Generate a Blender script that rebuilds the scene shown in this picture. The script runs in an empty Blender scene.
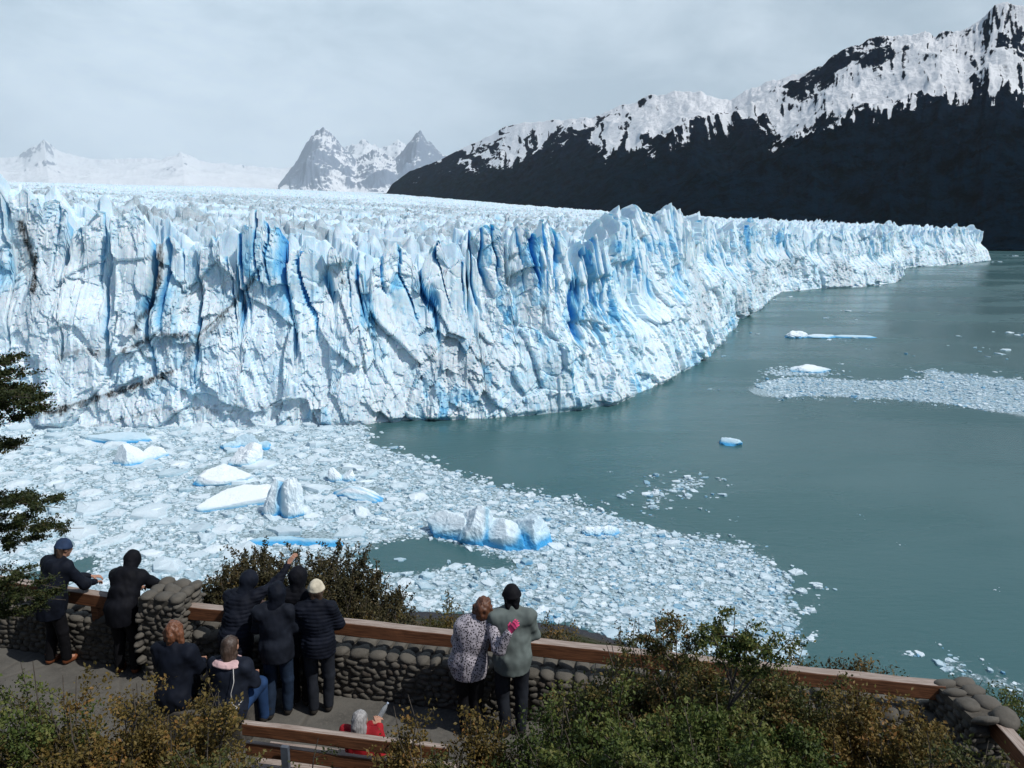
import bpy, bmesh, math, random
import numpy as np
from mathutils import Vector

# ------------------------------------------------------------------ camera
scene = bpy.context.scene
CAMZ, PITCH, F = 65.0, math.radians(11.9), 800.0
cam_data = bpy.data.cameras.new("camera")
cam_data.lens = F / 1024 * 36.0
cam_data.sensor_width = 36.0
cam_data.clip_start = 0.1
cam_data.clip_end = 250000.0
cam = bpy.data.objects.new("camera", cam_data)
scene.collection.objects.link(cam)
cam.location = (0, 0, CAMZ)
cam.rotation_euler = (math.radians(90) - PITCH, 0, 0)
scene.camera = cam
scene.render.resolution_x, scene.render.resolution_y = 1024, 768

# ------------------------------------------------------------------ light
SUN_EL, SUN_AZ = math.radians(53), math.radians(27)     # azimuth: angle to the right of +X, towards the camera side
sun_dir = Vector((math.cos(SUN_EL) * math.cos(-SUN_AZ), math.cos(SUN_EL) * math.sin(-SUN_AZ), math.sin(SUN_EL)))
sd = bpy.data.lights.new("sun", 'SUN')
sd.energy = 3.35
sd.angle = math.radians(0.6)
sd.color = (1.0, 0.975, 0.935)
sun = bpy.data.objects.new("sun", sd)
scene.collection.objects.link(sun)
sun.rotation_euler = sun_dir.to_track_quat('Z', 'Y').to_euler()

world = bpy.data.worlds.new("World")
scene.world = world
world.use_nodes = True
wn, wl = world.node_tree.nodes, world.node_tree.links
wn.clear()
w_out = wn.new('ShaderNodeOutputWorld')
w_bg = wn.new('ShaderNodeBackground')
w_sky = wn.new('ShaderNodeTexSky')
w_sky.sky_type = 'NISHITA'
w_sky.sun_disc = False
w_sky.sun_elevation = SUN_EL
w_sky.sun_rotation = math.atan2(sun_dir.x, sun_dir.y)
w_sky.altitude = 200
w_tc = wn.new('ShaderNodeTexCoord')
w_map = wn.new('ShaderNodeMapping')
w_map.inputs['Scale'].default_value = (1.0, 1.0, 2.2)
wl.new(w_tc.outputs['Generated'], w_map.inputs['Vector'])
def w_noise(scale, detail, rough, dist=0.0):
    n = wn.new('ShaderNodeTexNoise')
    n.inputs['Scale'].default_value = scale
    n.inputs['Detail'].default_value = detail
    n.inputs['Roughness'].default_value = rough
    n.inputs['Distortion'].default_value = dist
    wl.new(w_map.outputs[0], n.inputs['Vector'])
    return n
def w_math(op, a, b=None, c=None, clamp=False):
    n = wn.new('ShaderNodeMath'); n.operation = op; n.use_clamp = clamp
    for i, v in enumerate((a, b, c)):
        if v is None: continue
        if isinstance(v, (int, float)): n.inputs[i].default_value = v
        else: wl.new(v, n.inputs[i])
    return n.outputs[0]
def w_range(v, a, b, c, d):
    n = wn.new('ShaderNodeMapRange'); n.interpolation_type = 'SMOOTHSTEP'
    wl.new(v, n.inputs['Value'])
    for k, x in zip(('From Min', 'From Max', 'To Min', 'To Max'), (a, b, c, d)): n.inputs[k].default_value = x
    return n.outputs[0]
w_sep = wn.new('ShaderNodeSeparateXYZ')
wl.new(w_tc.outputs['Generated'], w_sep.inputs[0])
n1 = w_noise(2.6, 7, 0.55, 0.6)
n2 = w_noise(7.0, 6, 0.6, 0.4)
cl = w_math('ADD', w_math('MULTIPLY', n1.outputs['Fac'], 0.7), w_math('MULTIPLY', n2.outputs['Fac'], 0.3))
# a cloud bank over the ice field (+Y side); the rest of the sky is broken and bluer
bank = w_range(w_sep.outputs['Y'], 0.15, 0.62, 0.0, 1.0)
low = w_range(w_sep.outputs['Z'], 0.75, 0.35, 0.0, 1.0)
cover = w_math('MAXIMUM', w_math('MULTIPLY', bank, low), w_math('MULTIPLY', w_range(cl, 0.50, 0.68, 0.0, 1.0), 0.35))
ramp = wn.new('ShaderNodeValToRGB')
ramp.color_ramp.elements[0].position = 0.40
ramp.color_ramp.elements[0].color = (0.48, 0.615, 0.735, 1)
ramp.color_ramp.elements[1].position = 0.60
ramp.color_ramp.elements[1].color = (0.80, 0.935, 1.06, 1)
wl.new(cl, ramp.inputs[0])
# left side of the bank is brighter and whiter than the right
side = w_range(w_sep.outputs['X'], -0.5, 0.55, 1.12, 0.86)
sc_ = wn.new('ShaderNodeVectorMath'); sc_.operation = 'SCALE'
wl.new(ramp.outputs[0], sc_.inputs[0]); wl.new(side, sc_.inputs['Scale'])
skyb = wn.new('ShaderNodeVectorMath'); skyb.operation = 'SCALE'
wl.new(w_sky.outputs[0], skyb.inputs[0]); skyb.inputs['Scale'].default_value = 0.085
mx = wn.new('ShaderNodeMix'); mx.data_type = 'RGBA'
wl.new(cover, mx.inputs['Factor'])
wl.new(skyb.outputs[0], mx.inputs['A']); wl.new(sc_.outputs[0], mx.inputs['B'])
wl.new(mx.outputs['Result'], w_bg.inputs['Color'])
w_bg.inputs['Strength'].default_value = 1.0
wl.new(w_bg.outputs[0], w_out.inputs['Surface'])

vs = scene.view_settings
vs.view_transform = 'Standard'
vs.look = 'None'
vs.exposure = -0.02
vs.gamma = 1.0
vs.use_curve_mapping = False
scene.cycles.max_bounces = 8
scene.cycles.diffuse_bounces = 4
scene.cycles.transparent_max_bounces = 12
scene.cycles.volume_bounces = 1
scene.cycles.caustics_reflective = False
scene.cycles.caustics_refractive = False

# ------------------------------------------------------------------ projection helpers (photo pixel -> world point)
CP, SP = math.cos(PITCH), math.sin(PITCH)
def ray(px, py):
    x, v = (px - 512) / F, (384 - py) / F
    return np.array([x, CP + v * SP, -SP + v * CP])
def U(px, py, z=0.0):                      # point on the horizontal plane z
    r = ray(px, py); t = (z - CAMZ) / r[2]
    return np.array([r[0] * t, r[1] * t, z])
def UY(px, py, y):                         # point at forward distance y
    r = ray(px, py); t = y / r[1]
    return np.array([r[0] * t, y, CAMZ + r[2] * t])
def proj(x, y, z):
    dz = z - CAMZ
    d = y * CP - dz * SP
    return 512 + F * x / d, 384 - F * (y * SP + dz * CP) / d

# ------------------------------------------------------------------ mesh + noise helpers
def mesh_np(name, verts, polys, smooth=False, attrs=None):
    """polys: list of integer arrays (n,3) / (n,4) / (n,k)"""
    me = bpy.data.meshes.new(name)
    verts = np.asarray(verts, dtype=np.float32)
    polys = [np.asarray(p, dtype=np.int32) for p in polys if len(p)]
    me.vertices.add(len(verts)); me.vertices.foreach_set("co", verts.ravel())
    nl = sum(p.size for p in polys); npol = sum(len(p) for p in polys)
    me.loops.add(nl); me.polygons.add(npol)
    me.loops.foreach_set("vertex_index", np.concatenate([p.ravel() for p in polys]))
    tot = np.concatenate([np.full(len(p), p.shape[1], dtype=np.int32) for p in polys])
    st = np.concatenate(([0], np.cumsum(tot)[:-1])).astype(np.int32)
    me.polygons.foreach_set("loop_start", st)
    me.polygons.foreach_set("loop_total", tot)
    me.polygons.foreach_set("use_smooth", np.full(npol, bool(smooth)))
    for k, a in (attrs or {}).items():
        at = me.attributes.new(k, 'FLOAT', 'POINT')
        at.data.foreach_set("value", np.asarray(a, dtype=np.float32))
    me.update(calc_edges=True)
    return me
def link(name, me, mat=None, parent=None):
    o = bpy.data.objects.new(name, me)
    scene.collection.objects.link(o)
    if mat is not None:
        for m in (mat if isinstance(mat, (list, tuple)) else [mat]): me.materials.append(m)
    if parent is not None: o.parent = parent
    return o
def tag(o, label=None, cat=None, group=None, kind=None):
    if label: o["label"] = label
    if cat: o["category"] = cat
    if group: o["group"] = group
    if kind: o["kind"] = kind
    return o
def empty(name, loc=(0, 0, 0), rz=0.0):
    o = bpy.data.objects.new(name, None)
    scene.collection.objects.link(o)
    o.location = loc; o.rotation_euler = (0, 0, rz)
    return o

def _h(ix, iy, iz, seed):
    with np.errstate(over='ignore'):
        n = (ix.astype(np.int64) * 374761393 + iy.astype(np.int64) * 668265263 + iz.astype(np.int64) * 2147483647 + seed * 1274126177) & 0xffffffff
        n = ((n ^ (n >> 13)) * 1274126177) & 0xffffffff
        n = (n ^ (n >> 16)) * 2246822519 & 0xffffffff
        n = n ^ (n >> 15)
    return (n & 0xffffff) / float(0x1000000)
def vnoise2(x, y, seed=0):
    x = np.asarray(x, float); y = np.asarray(y, float)
    ix, iy = np.floor(x), np.floor(y); fx, fy = x - ix, y - iy
    fx = fx * fx * (3 - 2 * fx); fy = fy * fy * (3 - 2 * fy)
    z = np.zeros_like(ix)
    a = _h(ix, iy, z, seed); b = _h(ix + 1, iy, z, seed); c = _h(ix, iy + 1, z, seed); d = _h(ix + 1, iy + 1, z, seed)
    return (a * (1 - fx) + b * fx) * (1 - fy) + (c * (1 - fx) + d * fx) * fy
def fbm2(x, y, octv=4, seed=0, gain=0.5):
    s = 0; a = 1; t = 0
    for i in range(octv):
        s = s + a * (vnoise2(x * 2 ** i + i * 17.3, y * 2 ** i - i * 9.1, seed + i) * 2 - 1); t += a; a *= gain
    return s / t
def ridged2(x, y, octv=4, seed=0, gain=0.5):
    s = 0; a = 1; t = 0
    for i in range(octv):
        n = vnoise2(x * 2.03 ** i + i * 7.7, y * 2.03 ** i + i * 3.1, seed + i) * 2 - 1
        s = s + a * (1 - np.abs(n)) ** 2; t += a; a *= gain
    return s / t
def vnoise3(x, y, z, seed=0):
    ix, iy, iz = np.floor(x), np.floor(y), np.floor(z); f = [x - ix, y - iy, z - iz]
    f = [t * t * (3 - 2 * t) for t in f]
    r = 0
    for dx in (0, 1):
        for dy in (0, 1):
            for dz in (0, 1):
                w = (f[0] if dx else 1 - f[0]) * (f[1] if dy else 1 - f[1]) * (f[2] if dz else 1 - f[2])
                r = r + w * _h(ix + dx, iy + dy, iz + dz, seed)
    return r
def worley2(x, y, seed=0, jit=0.9):
    """returns F1, F2-F1, random id (3 values), local offset from the cell point"""
    ix, iy = np.floor(x), np.floor(y)
    f1 = np.full(x.shape, 9.0); f2 = np.full(x.shape, 9.0)
    cx = np.zeros(x.shape); cy = np.zeros(x.shape); bx = np.zeros(x.shape); by = np.zeros(x.shape)
    z = np.zeros(x.shape)
    for dx in (-1, 0, 1):
        for dy in (-1, 0, 1):
            jx, jy = ix + dx, iy + dy
            px = jx + 0.5 + jit * (_h(jx, jy, z, seed) - 0.5); py = jy + 0.5 + jit * (_h(jx, jy, z + 1, seed) - 0.5)
            d = np.hypot(px - x, py - y)
            m = d < f1
            f2 = np.where(m, f1, np.minimum(f2, d)); f1 = np.where(m, d, f1)
            cx = np.where(m, px, cx); cy = np.where(m, py, cy); bx = np.where(m, jx, bx); by = np.where(m, jy, by)
    r1 = _h(bx, by, z + 2, seed); r2 = _h(bx, by, z + 3, seed); r3 = _h(bx, by, z + 4, seed)
    return f1, f2 - f1, (r1, r2, r3), (x - cx, y - cy)
def sstep(a, b, x):
    t = np.clip((x - a) / (b - a), 0, 1); return t * t * (3 - 2 * t)

# ------------------------------------------------------------------ material helpers
class NT:
    def __init__(s, name):
        s.m = bpy.data.materials.new(name); s.m.use_nodes = True
        s.n, s.l = s.m.node_tree.nodes, s.m.node_tree.links
        s.n.clear()
        s.out = s.n.new('ShaderNodeOutputMaterial')
        s.b = s.n.new('ShaderNodeBsdfPrincipled')
        s.l.new(s.b.outputs[0], s.out.inputs['Surface'])
        s.tc = s.n.new('ShaderNodeTexCoord')
    def set(s, **k):
        for a, v in k.items():
            i = s.b.inputs[a.replace('_', ' ')]
            if hasattr(v, 'is_linked') or isinstance(v, bpy.types.NodeSocket): s.l.new(v, i)
            else: i.default_value = v
        return s
    def inp(s, node, key, v):
        if isinstance(v, bpy.types.NodeSocket): s.l.new(v, node.inputs[key])
        else: node.inputs[key].default_value = v
    def noise(s, scale, detail=4, rough=0.55, vec=None, dist=0.0, mapping=None):
        n = s.n.new('ShaderNodeTexNoise')
        n.inputs['Scale'].default_value = scale; n.inputs['Detail'].default_value = detail
        n.inputs['Roughness'].default_value = rough; n.inputs['Distortion'].default_value = dist
        s.l.new(s.vec(vec, mapping), n.inputs['Vector'])
        return n.outputs['Fac']
    def vec(s, vec=None, mapping=None):
        v = vec or s.tc.outputs['Object']
        if mapping:
            m = s.n.new('ShaderNodeMapping'); m.inputs['Scale'].default_value = mapping
            s.l.new(v, m.inputs[0]); v = m.outputs[0]
        return v
    def voro(s, scale, feature='F1', vec=None, mapping=None, out='Distance', rnd=1.0):
        n = s.n.new('ShaderNodeTexVoronoi'); n.feature = feature
        n.inputs['Scale'].default_value = scale; n.inputs['Randomness'].default_value = rnd
        s.l.new(s.vec(vec, mapping), n.inputs['Vector'])
        return n.outputs[out]
    def attr(s, name):
        n = s.n.new('ShaderNodeAttribute'); n.attribute_name = name; return n.outputs['Fac']
    def math(s, op, a, b=0.0, clamp=False):
        n = s.n.new('ShaderNodeMath'); n.operation = op; n.use_clamp = clamp
        s.inp(n, 0, a); s.inp(n, 1, b); return n.outputs[0]
    def rng(s, v, a, b, c=0.0, d=1.0, smooth=True):
        n = s.n.new('ShaderNodeMapRange')
        if smooth: n.interpolation_type = 'SMOOTHSTEP'
        s.l.new(v, n.inputs[0])
        for i, x in enumerate((a, b, c, d)): n.inputs[i + 1].default_value = x
        return n.outputs[0]
    def mix(s, f, a, b, mode='MIX'):
        n = s.n.new('ShaderNodeMix'); n.data_type = 'RGBA'; n.blend_type = mode
        for k, v in (('Factor', f), ('A', a), ('B', b)):
            if isinstance(v, bpy.types.NodeSocket): s.l.new(v, n.inputs[k] if k == 'Factor' else [i for i in n.inputs if i.name == k and i.type == 'RGBA'][0])
            else:
                i = n.inputs[k] if k == 'Factor' else [i for i in n.inputs if i.name == k and i.type == 'RGBA'][0]
                i.default_value = v if k == 'Factor' else (tuple(v) + (1,))[:4]
        return [o for o in n.outputs if o.type == 'RGBA'][0]
    def ramp(s, v, stops):
        n = s.n.new('ShaderNodeValToRGB'); cr = n.color_ramp
        while len(cr.elements) < len(stops): cr.elements.new(0.5)
        for e, (p, c) in zip(cr.elements, stops): e.position = p; e.color = (*c, 1)
        s.l.new(v, n.inputs[0]); return n.outputs[0]
    def bump(s, h, strength=0.5, dist=0.1, normal=None):
        n = s.n.new('ShaderNodeBump'); n.inputs['Strength'].default_value = strength; n.inputs['Distance'].default_value = dist
        s.l.new(h, n.inputs['Height'])
        if normal: s.l.new(normal, n.inputs['Normal'])
        s.l.new(n.outputs[0], s.b.inputs['Normal']); return n.outputs[0]
def M(name, col, rough=0.7, var=0.25, scale=8.0, bump=0.0, bscale=60.0, metal=0.0):
    t = NT(name)
    v = t.noise(scale, 5)
    c = t.mix(t.rng(v, 0.3, 0.7), tuple(x * (1 - var) for x in col), tuple(min(1, x * (1 + var)) for x in col))
    t.set(Base_Color=c, Roughness=rough, Metallic=metal)
    if bump: t.bump(t.noise(bscale, 5), bump, 0.01)
    return t.m
# ================================================================== GLACIER
# waterline of the ice front, read at lake level
front_px = [(-420, 437), (-200, 433), (0, 428), (60, 428), (200, 427), (370, 424), (420, 419), (480, 419), (560, 412), (612, 404), (650, 386), (690, 367),
            (712, 352), (735, 325), (758, 310), (780, 292), (815, 289), (862, 287), (894, 283), (900, 280), (903, 268), (960, 264), (990, 261)]
fp = np.array([U(a, b)[:2] for a, b in front_px])
fp = np.vstack([fp, [fp[-1] + (18, 60), fp[-1] + (-40, 330), fp[-1] + (-160, 800)]])
def resample(P, step_fn):
    seg = np.hypot(*np.diff(P, axis=0).T); cum = np.concatenate(([0], np.cumsum(seg)))
    s = [0.0]
    while s[-1] < cum[-1]:
        x = np.interp(s[-1], cum, P[:, 0]); y = np.interp(s[-1], cum, P[:, 1])
        s.append(s[-1] + step_fn(x, y))
    s = np.array(s[:-1])
    return s, np.interp(s, cum, P[:, 0]), np.interp(s, cum, P[:, 1])
def smooth(a, n):
    k = np.ones(n) / n; p = np.concatenate((np.full(n, a[0]), a, np.full(n, a[-1])))
    return np.convolve(p, k, 'same')[n:-n]
s_, X, Y = resample(fp, lambda x, y: max(0.42, 0.00155 * math.hypot(x, y)) if x < 720 else 4.0)
X = np.where(np.arange(len(X)) > 0, smooth(X, 9), X); Y = smooth(Y, 9)
tx, ty = np.gradient(X), np.gradient(Y); L = np.hypot(tx, ty); tx /= L; ty /= L
tx = smooth(tx, 31); ty = smooth(ty, 31); L = np.hypot(tx, ty); tx /= L; ty /= L
NX, NY = ty, -tx                                   # outward (towards the lake)
fpx, _ = proj(X, Y, 0 * X)
crest = np.interp(fpx, [-600, 0, 60, 120, 200, 300, 400, 500, 560, 640, 705, 740, 800, 900, 985, 1100],
                  [75, 75, 75, 67, 64, 63, 59, 58.5, 64, 62, 68, 62, 54, 51, 47, 47])
NT_ = 210
S, T = np.meshgrid(s_, np.linspace(0, 1, NT_), indexing='ij')
def col(a): return np.repeat(a[:, None], NT_, axis=1)
# vertical fissures that split the upper wall into towers
cw = 14.0
wob = fbm2(S / 26, T * 2.2, 3, 5) * 5.0
fu = (S + wob) / cw
F1, E1, R1, O1 = worley2(fu, np.zeros_like(fu) + 0.5, 11, 0.85)
fissw = 0.03 + 0.085 * vnoise2(S / 20, T * 0, 21)
fiss = 1 - sstep(0.0, 1.0, E1 / (2 * fissw))
big = sstep(0.35, 0.75, R1[2])
# crest line: tower tops with shoulders, notches at fissures
topn = col(crest)
F1c, E1c, R1c, O1c = worley2((S + wob) / cw, np.zeros_like(S) + 0.5, 11, 0.85)
H = topn + (R1c[0] - 0.55) * 12 - np.abs(O1c[0] - (R1c[1] - .5) * .7) * 13 * (0.3 + R1c[1]) + fbm2(S / 4.5, S * 0, 4, 31, 0.6) * 3.6 - (1 - sstep(0, 0.20, E1c)) * 4.5
F5c, E5c, R5c, O5c = worley2(S / 4.2, np.zeros_like(S) + 0.5, 17, 0.9)
H = H + (R5c[0] - .5) * 3.5 - np.abs(O5c[0]) * 4.0 * R5c[1]
Z = T * H
T0 = T; T = np.clip(Z / topn, 0, 1.05)
fdepth = fiss * (0.8 + 6.0 * big * sstep(0.3, 0.6, vnoise2(S / 9, Z / 14, 222))) * sstep(0.22, 0.62, T + 0.18 * fbm2(S / 18, S * 0, 2, 9))
A = (S, Z)
F1f, E1f, R1f, O1f = worley2((S + wob * 1.3 + 3) / 5.2, np.zeros_like(S) + 0.5, 13, 0.9)
fiss2 = (1 - sstep(0.0, 0.34, E1f)) * sstep(0.50, 0.75, T + 0.25 * fbm2(S / 7, S * 0, 2, 19)) * (R1f[2] > 0.42)
fdepth = np.maximum(fdepth, fiss2 * 2.6)
# leaning profile: bulging broken apron below, set-back towers above
ledge = 0.47 + 0.20 * fbm2(S / 45, S * 0, 3, 41)
back = T * 10 + sstep(ledge - 0.13, ledge + 0.13, T) * (7 + 6 * fbm2(S / 30, T, 2, 43)) 
back = back - 2.4 * fbm2(S / 38, Z / 30, 2, 45)
rough_lo = 1 - sstep(ledge - 0.05, ledge + 0.2, T)
def facet(su, sz, seed, amp, tilt, warp=0.25, crack=0.0, cwid=0.08):
    wx = fbm2(S / su * 1.1, Z / sz * 1.1, 2, seed + 50) * warp; wz = fbm2(S / su * 1.1 + 40, Z / sz * 1.1, 2, seed + 60) * warp
    f, e, r, o = worley2(S / su + wx + Z / sz * 0.03, Z / sz + wz, seed)
    d = (r[0] - 0.5) * 2 * amp + o[0] * (r[1] - 0.5) * 2 * tilt + o[1] * (r[2] - 0.75) * 2 * tilt
    if crack: d = d - crack * (1 - sstep(0, cwid, e))
    return d, e, r
d1, e1, r1 = facet(17, 24, 101, 1.9, 2.1, 0.18, 0.5, 0.04)
d2, e2, r2 = facet(6.5, 14, 102, 1.3, 1.7, 0.12, 0.5, 0.05)
d3, e3, r3 = facet(2.9, 5.6, 103, 0.55, 1.3, 0.14, 0.15, 0.06)
d4, e4, r4 = facet(1.3, 2.1, 104, 0.24, 0.6, 0.15)
grain = sstep(0.35, 0.65, vnoise2(S / 24, Z / 16, 77))      # rubbly and smooth-walled patches
rub = np.clip(0.42 + 0.62 * rough_lo + 0.55 * (grain - 0.5), 0.18, 1.4)
D = d1 * 0.9 + d2 * (0.5 + 0.3 * rub) + d3 * rub * 0.75 + d4 * (rub * 0.5 + 0.25 * grain) + fbm2(S / 2.2, Z / 3.5, 4, 88, 0.6) * 0.4 * rub
D = D + 1.6 * R1[1] * sstep(0.4, 0.7, T) + O1[0] * (R1[0] - 0.5) * 4.5 * sstep(0.35, 0.7, T)   # each tower faces its own way
# vertical runnels
run = fbm2(S / 1.6, Z / 28, 3, 91) * 0.45 * sstep(0.3, 0.6, T) * (1 - 0.5 * grain)
D = D + run - fdepth
foot = sstep(0.0, 0.03, T)
scl = np.clip(np.interp(col(fpx), [0, 760, 1000], [1.0, 1.0, 0.8]), 0.5, 1)
D = D * scl * (0.35 + 0.65 * foot) + 0.0
# sculpted large deviations (buttresses standing out)
for sx, w, a in ((30, 30, 3), (395, 26, 4.5), (545, 22, 4), (690, 24, 5)):
    pass
zx = np.where(T >= 0.999, 0, 0)
PX = col(X) + col(NX) * (D - back) ; PY = col(Y) + col(NY) * (D - back)
PZ = Z - 1.2 * (T0 <= 0.001)
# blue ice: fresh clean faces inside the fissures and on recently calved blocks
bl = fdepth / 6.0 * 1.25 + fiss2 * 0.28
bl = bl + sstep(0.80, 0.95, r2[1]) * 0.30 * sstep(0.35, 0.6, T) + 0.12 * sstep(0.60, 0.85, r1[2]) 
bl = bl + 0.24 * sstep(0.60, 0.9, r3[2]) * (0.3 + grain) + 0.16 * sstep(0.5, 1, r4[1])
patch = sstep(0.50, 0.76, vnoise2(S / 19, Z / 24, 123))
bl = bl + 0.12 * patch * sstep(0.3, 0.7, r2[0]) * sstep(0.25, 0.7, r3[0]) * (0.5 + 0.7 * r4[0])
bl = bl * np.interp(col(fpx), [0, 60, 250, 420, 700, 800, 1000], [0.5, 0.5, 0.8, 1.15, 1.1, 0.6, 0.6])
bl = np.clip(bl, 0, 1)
# englacial dirt bands (positions in photo, turned into s / z on the wall)
def sz(px, py, off=12):
    i = int(np.argmin(np.abs(fpx[:-60] - px))); p = UY(px, py, Y[i] + off); return s_[i], p[2]
dirt_shade = np.zeros_like(S)
bands = [([(40, 405), (90, 392), (140, 378), (172, 366)], 1.7, 0.95), ([(128, 345), (160, 330), (200, 332), (222, 312), (240, 295), (256, 276)], 1.6, 0.85),
         ([(161, 226), (157, 270), (150, 300), (135, 326)], 2.0, 1.0), ([(13, 222), (20, 250), (32, 285)], 3.2, 1.0), ([(60, 352), (85, 345), (108, 350)], 2.0, 0.5),
         ([(190, 345), (205, 335), (222, 318)], 3.0, 0.6), ([(60, 425), (160, 400), (240, 402)], 0.7, 0.45), ([(330, 268), (345, 280), (362, 282)], 0.8, 0.5),
         ([(160, 405), (230, 395), (290, 398)], 0.5, 0.4)]
for pts, w, a in bands:
    q = np.array([sz(*p) for p in pts])
    dd = np.full(S.shape, 99.0); below = np.zeros(S.shape)
    for (a0, b0), (a1, b1) in zip(q[:-1], q[1:]):
        vx, vz = a1 - a0, b1 - b0; L2 = vx * vx + vz * vz
        t = np.clip(((S - a0) * vx + (Z - b0) * vz) / L2, 0, 1)
        ex, ez = S - a0 - t * vx, Z - b0 - t * vz
        ez2 = np.where(ez < 0, ez * 0.45, ez * 1.6)          # melt streaks run down from a band
        dd = np.minimum(dd, np.hypot(ex, ez2))
    dd = dd + fbm2(S / 1.5, Z / 4, 4, 61, 0.6) * 1.0
    core = 1 - sstep(0.15 * w, 0.55 * w, np.abs(dd))
    wash = 0.16 * (1 - sstep(0.3 * w, 2.3 * w, dd))
    dirt_shade = np.maximum(dirt_shade, a * np.maximum(core, wash))
    D_in = 0
dirt_shade = dirt_shade * (0.6 + 0.4 * vnoise2(S / 0.9, Z / 3.0, 62))
silt = 0.20 * sstep(0.45, 0.8, vnoise2(S / 30, Z / 20, 63)) * rough_lo

V1 = np.stack([PX, PY, PZ], -1).reshape(-1, 3)
def gridq(nu, nv, off=0):
    i = np.arange(nu - 1)[:, None] * nv + np.arange(nv - 1)[None, :]
    i = i.ravel() + off
    return np.stack([i, i + nv, i + nv + 1, i + 1], -1)
Q1 = gridq(len(s_), NT_)
# back slope of the crest, so each tower is solid from the side and from behind
NB = 14
kb = np.linspace(0, 1, NB)[None, :]
bx = PX[:, -1:] - col(NX)[:, :1] * (kb * 15); by = PY[:, -1:] - col(NY)[:, :1] * (kb * 15)
ss = np.repeat(s_[:, None], NB, 1)
bz = PZ[:, -1:] + 0 * kb
wb = worley2((ss + kb * 6) / 5.0, kb * 15 / 5.0, 202)
bz = bz - kb ** 1.2 * 14 + np.where(kb > 0, (wb[2][0] - .6) * 5 * sstep(0, .4, kb), 0)
V1b = np.stack([bx, by, bz], -1).reshape(-1, 3)
Q1b = gridq(len(s_), NB, len(V1))
a1 = dict(blue=np.concatenate([bl.ravel(), np.full(len(V1b), 0.12)]), dirt_shade=np.concatenate([np.clip(dirt_shade + silt, 0, 1).ravel(), np.zeros(len(V1b))]))

# ---- serac field behind the front, on a grid that fans out from the viewpoint
naz, nr = 1150, 560
az = np.linspace(math.radians(-41), math.radians(39), naz)
rr = 225 * np.exp(np.linspace(0, math.log(9000 / 225.0), nr))
AZ, RR = np.meshgrid(az, rr, indexing='ij')
GX, GY = RR * np.sin(AZ), RR * np.cos(AZ)
sub = np.arange(0, len(X), 12); sX, sY = X[sub], Y[sub]
dist = np.full(GX.shape, 1e9); side_ = np.zeros(GX.shape)
near = RR < 2600
gx, gy = GX[near], GY[near]
dn = np.full(gx.shape, 1e9); sn = np.zeros(gx.shape)
for i in range(len(sX) - 1):
    vx, vy = sX[i + 1] - sX[i], sY[i + 1] - sY[i]; L2 = vx * vx + vy * vy
    t = np.clip(((gx - sX[i]) * vx + (gy - sY[i]) * vy) / L2, 0, 1)
    ex, ey = gx - sX[i] - t * vx, gy - sY[i] - t * vy
    d = np.hypot(ex, ey); m = d < dn
    dn = np.where(m, d, dn); sn = np.where(m, vx * ey - vy * ex, sn)
dist[near] = np.where(sn > 0, dn, -dn)
pxg = 512 + F * GX / (GY * CP + 5 * SP)
slope = np.interp(np.degrees(AZ), [-34, -20, -8, 0, 8, 14, 22, 32], [0.0345, 0.034, 0.0275, 0.0175, 0.008, 0.003, 0.001, 0.0])
crestg = np.interp(pxg, [0, 60, 120, 300, 400, 500, 700, 800, 900, 985], [68, 67, 61, 56, 52, 51, 53, 49, 46, 42])
base = crestg + np.maximum(RR - 300, 0) * slope - 3
base = base + fbm2(GX / 260, GY / 260, 3, 301) * np.clip(dist / 60, 0, 3.0)
amp = np.interp(dist, [0, 60, 200, 500, 1500, 4000], [9, 8.5, 6.5, 5.0, 4.5, 5.0])
# ranks of blocks, long axis across the flow
wx_ = fbm2(GX / 60, GY / 60, 3, 310) * 0.8
fa, ea, ra, oa = worley2(GX / 17 + wx_, GY / 10 + wx_, 320)
fb, eb, rb, ob = worley2(GX / 7.5 + wx_, GY / 5.5, 321)
ser = amp * ((ra[0] - 0.35) * 1.1 * sstep(0.0, 0.22, ea) + 0.35 * (rb[0] - 0.4) + oa[0] * (ra[1] - .5) * 1.4 + oa[1] * (ra[2] - .5) * 1.1 - 0.55 * (1 - sstep(0, 0.18, ea)))
spike = amp * 1.15 * np.clip(0.45 - fb, 0, 1) * (rb[1] > 0.55)
far = sstep(900, 3500, RR)
fc, ec, rc, oc = worley2(GX / 34, GY / 60 + wx_, 322)
ser = ser * (1 - 0.65 * far) + far * 12 * (rc[0] - 0.4) + spike
GZ = base + ser + fbm2(GX / 2.5, GY / 2.5, 2, 330) * 0.6
GZ = GZ - 55 * (1 - sstep(7, 25, dist))
keep = (dist > 6) & (GX < 0.62 * GY + 40)
gi = gridq(naz, nr)
kq = keep.ravel()[gi].all(1)
Q2 = gi[kq]
used = np.zeros(GX.size, bool); used[Q2.ravel()] = True
remap = np.cumsum(used) - 1
V2 = np.stack([GX, GY, GZ], -1).reshape(-1, 3)[used]
gb = 0.10 + 0.4 * (1 - sstep(0, 0.16, ea)) * sstep(0.5, 0.8, ra[2]) * (1 - far) + 0.1 * rb[2]
gd = (0.05 + 0.30 * sstep(0.35, 0.62, vnoise2(GX / 120, GY / 60, 340))) * (0.4 + rb[1]) * (1 - sstep(1300, 2600, RR)) * sstep(25, 70, dist) * (1 - 0.8 * sstep(620, 760, pxg))  # grey of dust and serac shadows painted into the ice colour
Q2 = remap[Q2] + len(V1) + len(V1b)
Vg = np.vstack([V1, V1b, V2])
attrs = dict(blue=np.concatenate([a1['blue'], gb.ravel()[used]]), dirt_shade=np.concatenate([a1['dirt_shade'], gd.ravel()[used]]))

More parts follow.
